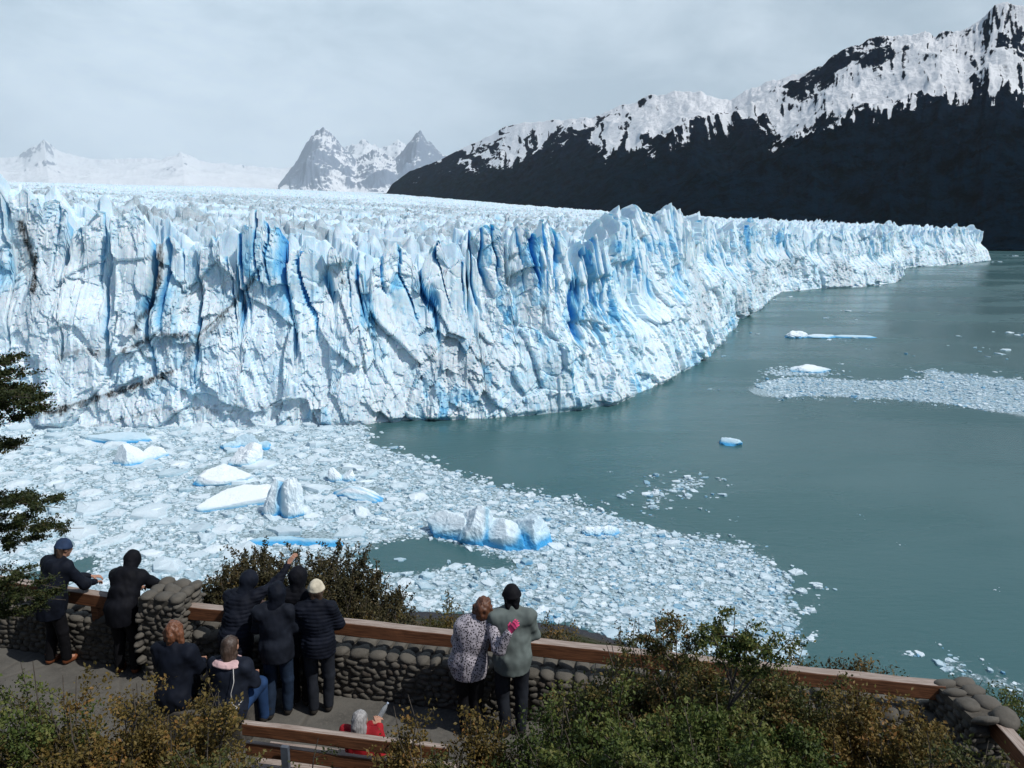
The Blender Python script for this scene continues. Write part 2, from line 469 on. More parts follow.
t = NT("glacier_ice")
geo = t.n.new('ShaderNodeNewGeometry'); pos = geo.outputs['Position']
blu, drt_shade = t.attr('blue'), t.attr('dirt_shade')
nA = t.noise(0.22, 8, 0.62, vec=pos); nB = t.noise(1.3, 6, 0.6, vec=pos, mapping=(1, 1, 0.45))
white = t.mix(t.rng(nA, 0.35, 0.68), (0.76, 0.85, 0.905), (0.52, 0.70, 0.81))
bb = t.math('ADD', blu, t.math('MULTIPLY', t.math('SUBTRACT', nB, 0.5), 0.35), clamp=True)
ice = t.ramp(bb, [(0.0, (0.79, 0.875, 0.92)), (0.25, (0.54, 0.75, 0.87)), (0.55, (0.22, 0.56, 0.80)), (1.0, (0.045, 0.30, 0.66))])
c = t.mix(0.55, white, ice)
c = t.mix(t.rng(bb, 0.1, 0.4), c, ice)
dn_ = t.noise(2.2, 6, 0.65, vec=pos, mapping=(1, 1, 0.25))
dm = t.math('MULTIPLY', drt_shade, t.rng(dn_, 0.25, 0.6, 0.45, 1.25), clamp=True)
c = t.mix(dm, c, (0.04, 0.037, 0.035))
t.set(Base_Color=c, Roughness=0.55)
t.b.inputs['Subsurface Weight'].default_value = 0.35
t.b.inputs['Subsurface Radius'].default_value = (0.25, 0.7, 1.0)
t.b.inputs['Subsurface Scale'].default_value = 1.6
t.b.inputs['Specular IOR Level'].default_value = 0.25
h1 = t.math('ADD', t.math('MULTIPLY', t.noise(1.1, 7, 0.68, vec=pos, mapping=(1, 1, 0.6)), 1.0), t.math('MULTIPLY', t.voro(0.75, 'F1', vec=pos, mapping=(1, 1, 0.5)), 0.5))
t.bump(h1, 0.45, 0.4)
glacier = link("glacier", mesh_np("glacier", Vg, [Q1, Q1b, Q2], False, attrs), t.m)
tag(glacier, kind="structure")

# ================================================================== LAKE, LAKE ICE
lk = NT("lake_water")
g_ = lk.n.new('ShaderNodeNewGeometry'); wp = g_.outputs['Position']
n_ = lk.noise(0.006, 4, 0.5, vec=wp)
wc = lk.mix(lk.rng(n_, 0.35, 0.65), (0.040, 0.108, 0.116), (0.052, 0.126, 0.132))
lk.set(Base_Color=wc, Roughness=0.16)
lk.b.inputs['IOR'].default_value = 1.33
lk.b.inputs['Specular IOR Level'].default_value = 0.4
wv = lk.math('ADD', lk.noise(0.5, 6, 0.6, vec=wp, mapping=(0.6, 1.6, 1)), lk.math('MULTIPLY', lk.noise(0.05, 3, 0.5, vec=wp), 1.2))
wpatch = lk.rng(lk.noise(0.012, 5, 0.6, vec=wp, mapping=(0.5, 1.4, 1)), 0.4, 0.62, 0.35, 1.0)
lk.bump(lk.math('MULTIPLY', wv, wpatch), 0.5, 0.4)
lk.l.new(lk.rng(wpatch, 0.35, 1.0, 0.20, 0.32), lk.b.inputs['Roughness'])
bm_v = np.array([(-9000, 60, 0), (9000, 60, 0), (9000, 14000, 0), (-9000, 14000, 0)], float)
lake = link("lake_water", mesh_np("lake_water", bm_v, [np.array([[0, 1, 2, 3]])]), lk.m)
tag(lake, kind="structure")

def inpoly(x, y, poly):
    x = np.asarray(x); y = np.asarray(y); r = np.zeros(x.shape, bool); n = len(poly)
    for i in range(n):
        x0, y0 = poly[i]; x1, y1 = poly[(i + 1) % n]
        c_ = ((y0 > y) != (y1 > y)) & (x < (x1 - x0) * (y - y0) / (y1 - y0 + 1e-12) + x0)
        r ^= c_
    return r
def polydist(x, y, poly):
    d = np.full(np.shape(x), 1e9); n = len(poly)
    for i in range(n):
        ax, ay = poly[i]; bx_, by_ = poly[(i + 1) % n]; vx, vy = bx_ - ax, by_ - ay
        t_ = np.clip(((x - ax) * vx + (y - ay) * vy) / (vx * vx + vy * vy + 1e-9), 0, 1)
        d = np.minimum(d, np.hypot(x - ax - t_ * vx, y - ay - t_ * vy))
    return d
def Pw(lst): return [tuple(U(a, b)[:2]) for a, b in lst]
melange = Pw([(-560, 426), (0, 424), (200, 423), (366, 422), (374, 432), (372, 442), (395, 450), (425, 457), (450, 468), (480, 479), (520, 489), (560, 497), (600, 506),
              (640, 522), (690, 534), (730, 541), (760, 549), (783, 562), (800, 580), (806, 600), (812, 625), (815, 655), (800, 690), (700, 740), (300, 700), (-560, 700)])
band = Pw([(733, 392), (752, 384), (775, 378), (800, 376), (850, 379), (890, 380), (925, 378), (918, 371), (930, 368), (950, 372), (985, 376), (1060, 383), (1180, 392), (1180, 440), (1060, 424), (990, 412), (940, 404), (880, 400), (820, 398), (765, 399)])
patch1 = Pw([(636, 500), (655, 488), (668, 478), (690, 474), (712, 478), (716, 488), (700, 494), (680, 497), (672, 508), (655, 514), (640, 511)])
patch2 = Pw([(925, 660), (950, 664), (975, 668), (1010, 676), (1040, 690), (1010, 696), (975, 684), (945, 672)])
patch3 = Pw([(764, 372), (790, 366), (833, 370), (835, 375), (800, 377), (775, 377)])
patch4 = Pw([(728, 331), (760, 331), (774, 336), (765, 340), (735, 338)])
pools = [Pw([(350, 556), (385, 541), (425, 536), (480, 548), (520, 566), (500, 573), (455, 566), (420, 574), (375, 576)]),
         Pw([(10, 585), (30, 572), (62, 562), (95, 556), (104, 566), (80, 578), (50, 592), (20, 600)])]
# ---- floating ice: slush sheets, countless small pieces, 280 individual floes, named icebergs
rng = np.random.default_rng(7)
sl = NT("slush")
g_ = sl.n.new('ShaderNodeNewGeometry'); sp_ = g_.outputs['Position']
den = sl.attr('cover')
fine = sl.noise(1.8, 7, 0.7, vec=sp_); cel = sl.voro(1.5, 'F1', vec=sp_)
col_ = sl.mix(sl.rng(fine, 0.3, 0.7), (0.22, 0.33, 0.37), (0.46, 0.58, 0.63))
sl.set(Base_Color=col_, Roughness=0.6)
tr = sl.n.new('ShaderNodeBsdfTransparent'); ms = sl.n.new('ShaderNodeMixShader')
f_ = sl.math('SUBTRACT', sl.math('ADD', den, sl.math('MULTIPLY', fine, 0.9)), sl.math('MULTIPLY', cel, 0.35))
sl.l.new(sl.rng(f_, 0.42, 0.85), ms.inputs[0]); sl.l.new(tr.outputs[0], ms.inputs[1]); sl.l.new(sl.b.outputs[0], ms.inputs[2])
sl.l.new(ms.outputs[0], sl.out.inputs['Surface'])
sl.bump(fine, 0.6, 0.3)

_sp = np.array([U(a, b)[:2] for a, b in ((250, 606), (330, 607), (400, 612), (450, 614), (500, 619), (560, 625), (600, 633), (625, 643), (650, 660))])
def shore_line(x):
    x = np.asarray(x, float)
    return np.interp(x, np.concatenate(([-700, -80], _sp[:, 0], [24, 40, 80, 700])), np.concatenate(([150, 112], _sp[:, 1], [97, 88, 82, 60]))) + fbm2(x / 7, x * 0, 3, 600) * 1.0
def density(x, y):
    """how tightly floating ice covers the lake at a point, 0..1"""
    w = fbm2(x / 9, y / 9, 4, 501, .6) * 3.4
    d = np.zeros(np.shape(x))
    for poly, val, soft in ((melange, 1.0, 4.5), (band, 1.0, 4), (patch1, 0.5, 5), (patch2, 0.9, 3), (patch3, .9, 5), (patch4, .7, 5)):
        dd = polydist(x, y, poly) * np.where(inpoly(x, y, poly), 1, -1) + w * (0.45 if poly is melange else 0.7)
        d = np.maximum(d, val * sstep(-0.5, soft, dd))
        d = np.maximum(d, 0.42 * sstep(-7 if poly is melange else -12, 0.5, dd) * sstep(0.55, 0.75, vnoise2(x / 2.2, y / 2.2, 505)))
    for p in pools:
        dd = polydist(x, y, p) * np.where(inpoly(x, y, p), 1, -1) + w * 0.5
        d = d * (1 - 0.93 * sstep(-2.5, 3.0, dd))
    return d * (y > shore_line(x) + 0.2)
def slush_sheet(x0, x1, y0, y1, st, nm, z=0.02):
    xs, ys = np.arange(x0, x1, st), np.arange(y0, y1, st)
    gx, gy = np.meshgrid(xs, ys, indexing='ij')
    dn = density(gx, gy)
    q = gridq(len(xs), len(ys)); q = q[(dn.ravel()[q] > 0.02).any(1)]
    u = np.zeros(gx.size, bool); u[q.ravel()] = True; rm = np.cumsum(u) - 1
    v = np.stack([gx, gy, np.full(gx.shape, z)], -1).reshape(-1, 3)[u]
    o = link(nm, mesh_np(nm, v, [rm[q]], False, dict(cover=dn.ravel()[u] * 0.5)), sl.m)
    return tag(o, kind="stuff")
tag(slush_sheet(-260, 100, 92, 248, 1.5, "slush"), "grey blue slush of crushed ice between the floes in front of the glacier", "slush")
tag(slush_sheet(90, 480, 240, 420, 2.5, "slush", 0.03), "long pale tongue of crushed ice drifting on the open lake at right", "slush")
tag(slush_sheet(24, 66, 150, 210, 1.2, "slush", 0.045), "thin scatter of crushed ice on the open water beyond the floes", "slush")
tag(slush_sheet(52, 85, 95, 116, 1.0, "slush", 0.06), "small patch of white crushed ice near the shore at lower right", "slush")

def ice_mat(name, w=(0.80, 0.875, 0.92), b=(0.40, 0.64, 0.77), deep=(0.06, 0.38, 0.72)):
    t = NT(name)
    g = t.n.new('ShaderNodeNewGeometry'); p = g.outputs['Position']
    a = t.attr('blue')
    n = t.noise(0.8, 7, 0.65, vec=p)
    v = t.math('ADD', a, t.math('MULTIPLY', t.math('SUBTRACT', n, 0.5), 0.3), clamp=True)
    c = t.ramp(v, [(0.0, w), (0.35, tuple((x + y) / 2 for x, y in zip(w, b))), (0.62, b), (1.0, deep)])
    t.set(Base_Color=c, Roughness=0.45)
    t.b.inputs['Specular IOR Level'].default_value = 0.3
    t.bump(t.noise(2.6, 7, 0.7, vec=p), 0.55, 0.25)
    return t.m
floe_mat = ice_mat("floe_ice", (0.74, 0.835, 0.885), (0.30, 0.47, 0.56), (0.05, 0.32, 0.60))
berg_mat = ice_mat("iceberg_ice")
NS = 10
def floes_geo(cx, cy, r, h, seed, squash=None):
    """irregular slabs: waterline ring, shoulder ring, uneven top; returns verts (n, 2*NS+1+NS, 3), faces, blue"""
    g = np.random.default_rng(seed); n = len(cx)
    th = (np.arange(NS)[None, :] + g.uniform(-0.33, 0.33, (n, NS))) * 2 * np.pi / NS
    rad = r[:, None] * g.uniform(0.62, 1.12, (n, NS))
    asp = g.uniform(0.5, 1.0, n)[:, None] if squash is None else squash[:, None]
    rot = g.uniform(0, np.pi, n)[:, None]
    lx, ly = np.cos(th) * rad, np.sin(th) * rad * asp
    X_, Y_ = lx * np.cos(rot) - ly * np.sin(rot), lx * np.sin(rot) + ly * np.cos(rot)
    tilt = g.normal(0, 0.13, (n, 2)); hh = h[:, None]
    inset = g.uniform(0.78, 0.98, (n, NS))
    zt = hh * g.uniform(0.7, 1.1, (n, NS)) + (X_ * tilt[:, :1] + Y_ * tilt[:, 1:]) * 0.6
    zt = np.maximum(zt, 0.06 * hh)
    ring0 = np.stack([X_, Y_, np.full_like(X_, -0.25) - 0 * hh], -1)
    ring1 = np.stack([X_ * inset, Y_ * inset, zt], -1)
    in2 = inset * g.uniform(0.35, 0.7, (n, NS))
    ring2 = np.stack([X_ * in2, Y_ * in2, zt * g.uniform(0.9, 1.25, (n, NS))], -1)
    ctr = np.stack([g.normal(0, .12, n) * r, g.normal(0, .12, n) * r, ring2[:, :, 2].mean(1) * g.uniform(0.9, 1.3, n)], -1)[:, None, :]
    V = np.concatenate([ring0, ring1, ring2, ctr], 1)
    k = np.arange(NS); k2 = (k + 1) % NS
    q = np.concatenate([np.stack([k, k2, k2 + NS, k + NS], -1), np.stack([k + NS, k2 + NS, k2 + 2 * NS, k + 2 * NS], -1)])
    tr_ = np.stack([k + 2 * NS, k2 + 2 * NS, np.full(NS, 3 * NS)], -1)
    tone = np.clip(g.beta(1.15, 1.9, n) * np.where(r > 1.6, 0.75, 1.0) * np.interp(cx, [-60, 0], [0.72, 1.0]) + np.where(r < 0.9, 0.10, 0) * np.interp(cx, [-30, 10], [0, 1]), 0, 1)
    blue = np.concatenate([np.full((n, NS), 0.75), np.full((n, NS), .18), np.full((n, NS + 1), 0.0)], 1) * 0.6 + tone[:, None] * 0.72
    V[..., 0] += cx[:, None]; V[..., 1] += cy[:, None]
    return V, q, tr_, np.clip(blue, 0, 1)
# candidate floes, placed big to small with a coarse overlap test
bergs_px = [(492, 524, 62, 18), (280, 495, 26, 26), (236, 492, 38, 20), (225, 470, 34, 16), (246, 455, 24, 12), (120, 435, 36, 8), (127, 452, 18, 12), (152, 450, 14, 9),
            (358, 491, 34, 10), (343, 472, 16, 10), (292, 536, 62, 10), (246, 440, 26, 10)]
bergs_w = []
for a, b, wx2, hy in bergs_px:
    c0 = U(a, b); c1 = U(a + wx2, b); c2 = U(a, b - hy * 0.7); bergs_w.append((c0[0], c0[1], abs(c1[0] - c0[0]) * 0.85, abs(c2[1] - c0[1]) * 0.6))
def clear_of_bergs(x, y, r=0):
    m = np.ones(np.shape(x), bool)
    for bx_, by_, rx, ry in bergs_w:
        m &= ((x - bx_) / (rx + r)) ** 2 + ((y - by_) / (ry + r)) ** 2 > 1
    return m
cells = {}
placed = []
def try_place(x, y, r, sp):
    gx, gy = int(x // 6), int(y // 6)
    k = 1 + int((r + 5) // 6) if r > 2 else 1
    for i in range(gx - k, gx + k + 1):
        for j in range(gy - k, gy + k + 1):
            for (x2, y2, r2_) in cells.get((i, j), ()):
                if (x - x2) ** 2 + (y - y2) ** 2 < (sp * (r + r2_)) ** 2: return False
    cells.setdefault((gx, gy), []).append((x, y, r)); placed.append((x, y, r)); return True
boxes = [(-250, 66, 96, 246, 1.0), (20, 66, 150, 210, .2), (52, 84, 95, 116, .3), (95, 470, 262, 345, 1.0), (150, 260, 380, 500, .4)]
for a, b, rr_ in ((135, 487, 4.2), (180, 466, 3.6), (62, 520, 4.0), (152, 512, 6.0), (112, 541, 5.0), (170, 566, 4.6), (60, 470, 3.6), (28, 446, 4.4), (200, 440, 4.2), (88, 470, 3.4), (150, 484, 3.0), (196, 528, 4.4),
                  (228, 530, 3.6), (310, 470, 2.8), (322, 452, 3.2), (405, 585, 2.3), (440, 584, 1.9), (497, 573, 2.3), (455, 567, 1.6), (570, 552, 1.9), (600, 556, 1.6), (385, 520, 2.4), (345, 520, 2.6), (540, 505, 2.0), (480, 520, 0.5), (18, 500, 4.0),
                  (90, 494, 3.2), (40, 540, 3.8), (128, 575, 3.4), (168, 447, 3.4), (60, 436, 4.4), (300, 440, 3.4), (400, 560, 1.4), (430, 604, 2.0), (560, 600, 1.6), (660, 572, 1.7), (640, 600, 1.4), (700, 560, 1.5)):
    p_ = U(a, b); cells.setdefault((int(p_[0] // 6), int(p_[1] // 6)), []).append((p_[0], p_[1], rr_)); placed.append((p_[0], p_[1], rr_))
for (rlo, rhi, tries, sp) in ((3.0, 6.5, 1500, 0.72), (1.7, 3.0, 5000, 0.70), (0.9, 1.7, 12000, 0.72), (0.5, 0.9, 34000, 0.66)):
    for bi, (x0, x1, y0, y1, w_) in enumerate(boxes):
        area = (x1 - x0) * (y1 - y0) / (316 * 150.)
        n = int(tries * w_ * area)
        xs, ys = rng.uniform(x0, x1, n), rng.uniform(y0, y1, n)
        rs = rlo * (rhi / rlo) ** (rng.uniform(0, 1, n) ** 1.6)
        if bi == 3: rs = rs * 0.8
        dn = density(xs, ys)
        pxx, pyy = proj(xs, ys, 0 * xs)
        # big plates lie to the left under the ice front; to the right it is small brash
        bigness = np.interp(pxx, [0, 330, 420, 560, 640, 820], [1.0, 1.0, 0.42, 0.22, 0.15, 0.12])
        ok = (dn > 0.25 + 0.6 * rng.uniform(0, 1, n) ** 2) & clear_of_bergs(xs, ys, 0.3)
        if rlo >= 1.7: ok &= (rng.uniform(0, 1, n) < bigness ** (1.2 if rlo < 3 else 3.5)) & (dn > 0.85)
        if bi >= 3 and rlo > 1.6: ok &= False
        ok &= (pxx > -60) & (pxx < 1090)
        for x, y, r in zip(xs[ok], ys[ok], rs[ok]): try_place(x, y, r, sp)
# stray bits on the open water
stray = [(815, 584, 1.3), (818, 588, .9), (950, 655, .5), (737, 332, 1.2), (758, 334, 1.6), (724, 356, 1.4), (790, 297, 2.2), (775, 300, 1.8), (829, 340, 1.4), (826, 318, 2.6), (848, 311, 2.6), (842, 364, 1.2),
         (850, 377, 1.2), (1010, 333, 2.2), (1005, 350, 3.5), (1000, 354, 3), (1018, 335, 2.5), (975, 348, 1.6), (995, 372, 1.6), (958, 336, 1.4), (914, 356, .9), (906, 354, .9), (700, 350, .8), (704, 343, .8), (710, 389, .9),
         (880, 286, 2), (1000, 262, 5), (1015, 256, 6), (855, 338, 2.4), (866, 349, .8), (900, 545, .3), (860, 515, .35), (700, 509, .6), (730, 520, .4), (590, 529, .6), (982, 660, .4), (940, 645, .3), (995, 590, .3), (610, 472, .5)]
for a, b, r in stray:
    p = U(a, b); placed.append((p[0], p[1], r))
    for j in range(3):
        q = p + rng.normal(0, 1, 3) * r * 2.2; placed.append((q[0], q[1], r * rng.uniform(.2, .5)))
pl_ = np.array(placed)
# the smallest brash: dust of fragments between the floes
n = 90000
xs, ys = rng.uniform(-250, 66, n), rng.uniform(96, 246, n)
xb, yb = rng.uniform(95, 440, 22000), rng.uniform(262, 345, 22000)
xc, yc = rng.uniform(18, 85, 9000), rng.uniform(95, 210, 9000)
xs, ys = np.concatenate((xs, xb, xc)), np.concatenate((ys, yb, yc))
dn = density(xs, ys); pxx, pyy = proj(xs, ys, 0 * xs)
ok = (dn > 0.2 + 0.7 * rng.uniform(0, 1, len(xs))) & clear_of_bergs(xs, ys) & (pxx > -40) & (pxx < 1070)
xs, ys = xs[ok], ys[ok]; rs = rng.uniform(0.16, 0.5, len(xs)) * np.interp(np.hypot(xs, ys), [100, 300], [1, 1.4])
dd_ = np.hypot(pl_[:, 0], pl_[:, 1]); show = pl_[:, 2] / dd_ * np.sqrt(70 / dd_)
pv = proj(pl_[:, 0], pl_[:, 1], 0 * pl_[:, 0])
show[(pv[0] < 2) | (pv[0] > 1022) | (pv[1] > 640) | ((pv[1] > 560) & (pv[0] < 400) & (pv[0] > 200))] = 0
order = np.argsort(-show)
big_i, rest = order[:285], order[285:]
def fh(r, g): return np.clip(r * np.where((g.uniform(0, 1, len(r)) < .2) & (r < 1.4), g.uniform(0.35, 0.65, len(r)), g.uniform(0.08, 0.26, len(r))), 0.06, 0.9)
bp = pl_[rest]
ax_ = np.concatenate((bp[:, 0], xs)); ay_ = np.concatenate((bp[:, 1], ys)); ar_ = np.concatenate((bp[:, 2], rs))
V, q, tr_, bl_ = floes_geo(ax_, ay_, ar_, fh(ar_, rng), 21)
off = (np.arange(len(ax_)) * V.shape[1])[:, None, None]
brash = link("brash_ice", mesh_np("brash_ice", V.reshape(-1, 3), [(q[None] + off).reshape(-1, 4), (tr_[None] + off).reshape(-1, 3)], False, dict(blue=bl_.ravel())), floe_mat)
tag(brash, "countless small fragments of white and pale blue ice packed on the lake", "brash ice", kind="stuff")
bx3 = pl_[big_i]
g2 = np.random.default_rng(33)
V, q, tr_, bl_ = floes_geo(bx3[:, 0], bx3[:, 1], bx3[:, 2], np.clip(bx3[:, 2] * g2.uniform(0.06, 0.20, len(bx3)), 0.10, 0.7), 22)
floe_px = proj(bx3[:, 0], bx3[:, 1], 0 * bx3[:, 0])
used_labels = {}
def floe_label(px, py, r, tone, i, h, asp):
    shade = "white" if tone < 0.22 else "chalky white" if tone < 0.40 else "pale blue" if tone < 0.55 else "blue"
    size = "large" if r > 3.2 else "medium" if r > 1.8 else "small"
    form = "thick" if h > 0.16 * r else "thin"
    marks = [("the glacier wall", 250, 425), ("the upright iceberg", 281, 505), ("the tilted slab iceberg", 220, 500), ("the rounded iceberg", 215, 475), ("the flat pale berg", 120, 438),
             ("the larger white wedge", 130, 458), ("the striped low iceberg", 358, 492), ("the jagged twin points", 343, 474), ("the vivid blue sheet", 300, 538), ("the arched iceberg", 246, 442),
             ("the big notched iceberg", 490, 530), ("the open pool before the notched iceberg", 420, 555), ("the broken white iceberg", 602, 526), ("the open channel at far left", 60, 560), ("the beech branches", 40, 520),
             ("the spiky shrub's top", 300, 560), ("the couple's heads", 500, 600), ("the pack's near tip", 800, 610), ("the pack's upper edge", 640, 520), ("the pack's outer corner", 775, 560),
             ("the loose young tree", 740, 630), ("the lone small iceberg", 730, 441), ("the scattered ice patch", 680, 490), ("the ice tongue", 880, 392), ("the long knobbly iceberg", 822, 333), ("the far glacier tip", 985, 262), ("the right edge of the view", 1010, 340)]
    k = min(range(len(marks)), key=lambda q: math.hypot(px - marks[q][1], (py - marks[q][2]) * 1.6))
    m, mx, my = marks[k]; dx, dy = px - mx, (py - my) * 1.6
    rel = ("right of" if dx > 0 else "left of") if abs(dx) > abs(dy) else ("just below" if dy > 0 else "just above")
    far_ = "close " if math.hypot(dx, dy) < 30 else ""
    lab = f"{size} {form} {shade} floe {far_}{rel} {m}"
    used_labels[lab] = 1
    return lab
labels = [floe_label(floe_px[0][i], floe_px[1][i], bx3[i, 2], bl_[i][-1], i, V[i, -1, 2], 0) for i in range(len(bx3))]
numw = {2: "two", 3: "three", 4: "four", 5: "five", 6: "six", 7: "seven", 8: "eight", 9: "nine"}
ordw = ["farthest", "second farthest", "third farthest", "fourth farthest", "fifth farthest", "sixth farthest", "seventh farthest", "eighth farthest", "ninth farthest"]
for lab in sorted(set(labels)):
    m_ = [i for i in range(len(labels)) if labels[i] == lab]
    if 1 < len(m_) < 10:
        m_.sort(key=lambda i: -bx3[i, 1])
        for q_, i in enumerate(m_):
            w_ = ("nearest" if q_ == len(m_) - 1 else "middle" if len(m_) == 3 and q_ == 1 else ordw[q_])
            labels[i] = f"{w_} of {numw[len(m_)]} " + lab.replace(" floe ", " floes ").replace(" the open pool before the notched iceberg", " the open pool")
            if len(labels[i].split()) > 16: labels[i] = labels[i].replace("close ", "directly " if labels[i].replace("close ", "") in labels else "")
            if len(labels[i].split()) > 16: labels[i] = labels[i].replace("flat pale berg", "flat berg").replace("second farthest", "2nd farthest").replace("third farthest", "3rd farthest").replace("fourth farthest", "4th farthest")
for i in range(len(bx3)):
    c0 = np.array([bx3[i, 0], bx3[i, 1], 0])
    o = link("ice_floe", mesh_np("ice_floe", V[i] - c0, [q, tr_], False, dict(blue=bl_[i])), floe_mat)
    o.location = c0
    tag(o, labels[i], "ice floe", "flat floes drifting in the packed ice")

# ---- named icebergs: chunks cut by planes and roughened
def chunk(center, size, rot, planes, seed, rough=0.06, sub=5, blue_fn=None, taper=0.0, shear=(0, 0)):
    """a faceted block of ice: sphere pushed in by cutting planes, then roughened"""
    import bmesh
    bm = bmesh.new(); bmesh.ops.create_icosphere(bm, subdivisions=sub, radius=1.0)
    v = np.array([x.co[:] for x in bm.verts]); f = np.array([[w.index for w in p.verts] for p in bm.faces]); bm.free()
    g = np.random.default_rng(seed)
    r = np.full(len(v), 1.0)
    pl = [(np.array(p[:3]) / np.linalg.norm(p[:3]), p[3]) for p in planes]
    for _ in range(9):
        nn = g.normal(0, 1, 3); nn /= np.linalg.norm(nn); pl.append((nn, g.uniform(0.66, 0.9)))
    for nn, d in pl:
        c = v @ nn
        r = np.where(c > 1e-3, np.minimum(r, d / np.maximum(c, 1e-3)), r)
    w = v * r[:, None]
    nz = (vnoise3(v[:, 0] * 3 + seed, v[:, 1] * 3, v[:, 2] * 3, seed) - .5) * 1.1 + (vnoise3(v[:, 0] * 8, v[:, 1] * 8, v[:, 2] * 8 + seed, seed) - .5) * .6 + (vnoise3(v[:, 0] * 18, v[:, 1] * 18, v[:, 2] * 18 + seed, seed) - .5) * .35
    w = w * (1 + rough * 2 * nz)[:, None]
    w[:, 0] += w[:, 2] * shear[0]; w[:, 1] += w[:, 2] * shear[1]
    w = w * np.array(size)
    c, s = math.cos(rot), math.sin(rot)
    w = np.stack([w[:, 0] * c - w[:, 1] * s, w[:, 0] * s + w[:, 1] * c, w[:, 2]], -1) + np.array(center)
    w[:, 2] = np.maximum(w[:, 2], -1.5)
    return w, f
def berg(name, label, px, py, parts, bluebase=0.12, mat=None, stripe=None):
    base = U(px, py)
    vs_, fs_, bs_ = [], [], []; o_ = 0
    for k, pt in enumerate(parts):
        v, f = chunk(**pt)
        ws = np.exp(-(np.maximum(v[:, 2], 0) / (1.9 if len(parts) == 4 else 0.8)) ** 2) * 0.95
        b = bluebase + ws + 0.5 * np.clip(vnoise3(v[:, 0] / 3, v[:, 1] / 3, v[:, 2] / 2.0, k) - 0.60, 0, 1)
        if stripe: b = b + stripe(v)
        vs_.append(v); fs_.append(f + o_); bs_.append(b); o_ += len(v)
    o = link(name, mesh_np(name, np.vstack(vs_), [np.vstack(fs_)], False, dict(blue=np.clip(np.concatenate(bs_), 0, 1))), mat or berg_mat)
    o.location = base
    return tag(o, label, "iceberg")
# 0.17-0.2 m per pixel at this range
berg("iceberg", "big notched white iceberg with blue waterline beside a pool of open water", 490, 545,
     [dict(center=(-8.5, 5.5, 0.9), size=(5.4, 4.2, 4.4), rot=-0.35, planes=[(-.25, -.6, .8, .5), (0, -1, .1, .62)], seed=1, rough=0.06),
      dict(center=(-3.2, 2.9, 1.4), size=(5.6, 4.2, 6.2), rot=-0.55, planes=[(-.55, -.5, .7, .5), (1, -.1, .1, .6)], seed=2, rough=0.06),
      dict(center=(1.9, 0.9, .9), size=(6.2, 4.2, 4.8), rot=-0.5, planes=[(-0.3, -.55, .8, .52), (0, -1, .05, .66)], seed=3, rough=0.055),
      dict(center=(7.3, 0.6, .9), size=(5.6, 4.6, 5.6), rot=-0.3, planes=[(-.6, -.5, .7, .5), (1, -.3, .2, .62), (.1, -1, .1, .6)], seed=4, rough=0.065)],
     stripe=lambda v: np.exp(-((v[:, 0] - 7.0) / 1.2) ** 2 - ((v[:, 2] - 2.6) / 1.3) ** 2) * 0.8 + np.exp(-((v[:, 0] + .6) / .5) ** 2) * 0.5 + 0.04 + 0.14 * sstep(3, 8, v[:, 0]))
berg("iceberg", "upright white iceberg split by one vertical blue band", 281, 515,
     [dict(center=(-1.8, 1.2, 2.2), size=(2.9, 2.8, 5.6), rot=0.3, planes=[(-1, 0, .5, .6)], seed=11, rough=0.08, shear=(0.25, 0)),
      dict(center=(2.6, 0.0, 2.1), size=(3.1, 2.8, 6.3), rot=-0.15, planes=[(1, -.2, .2, .7), (-.5, -.8, .1, .75)], seed=12, rough=0.10, shear=(0.05, 0))],
     stripe=lambda v: np.exp(-((v[:, 0] + .2 - v[:, 2] * .06) / 0.85) ** 2) * 0.72)
berg("iceberg", "long tilted white slab with a smooth sunlit top left of the upright iceberg", 236, 508,
     [dict(center=(-1.0, 1.5, 0.6), size=(8.4, 3.6, 4.6), rot=0.42, planes=[(-.12, -.45, .85, .36), (0, -1, .0, .55)], seed=21, rough=0.035),
      dict(center=(4.8, 5.5, .8), size=(3.8, 3, 3.0), rot=0.4, planes=[(0, -.3, 1, .6)], seed=22, rough=0.05)], bluebase=-0.08)
berg("iceberg", "rounded white iceberg with a bright blue left foot", 222, 482,
     [dict(center=(0, 1, 0.4), size=(7.4, 4.4, 4.2), rot=0.25, planes=[(0.1, -.4, .9, .6)], seed=31, rough=0.06)], bluebase=-0.04,
     stripe=lambda v: np.exp(-((v[:, 0] + 6.2) / 2.2) ** 2 - (v[:, 2] / 1.8) ** 2) * 0.9)
berg("iceberg", "small white iceberg with a peaked top behind the rounded one", 248, 463,
     [dict(center=(0, 0, 0.5), size=(5.2, 3.2, 5.0), rot=0.3, planes=[(-.6, -.2, .8, .55)], seed=41, rough=0.09)], bluebase=0.0)
berg("iceberg", "low pale blue iceberg close under the glacier wall", 120, 441,
     [dict(center=(0, 0, 0), size=(10.5, 3.6, 2.9), rot=0.1, planes=[(0, -.2, 1, .6)], seed=51, rough=0.05)], bluebase=0.36)
berg("iceberg", "white wedge of ice with a shaded left side near the wall", 129, 463,
     [dict(center=(0, 0, .4), size=(4.6, 3.6, 5.3), rot=0.5, planes=[(-.8, -.4, .4, .5), (.5, -.3, .8, .6)], seed=61, rough=0.06)], bluebase=0.1)
berg("iceberg", "small white wedge of ice beside a larger one near the wall", 152, 458,
     [dict(center=(0, 0, .2), size=(4.4, 2.6, 3.6), rot=0.5, planes=[(-.3, -.4, .8, .5)], seed=71, rough=0.06)], bluebase=-0.02)
berg("iceberg", "low iceberg striped in blue and white above the railing bushes", 358, 498,
     [dict(center=(0, 0, 0), size=(6.8, 2.6, 2.9), rot=-0.35, planes=[(.1, -.6, .8, .6)], seed=81, rough=0.06)], bluebase=0.22,
     stripe=lambda v: 0.28 * np.sin(v[:, 1] * 4 + v[:, 0] * 1.2))
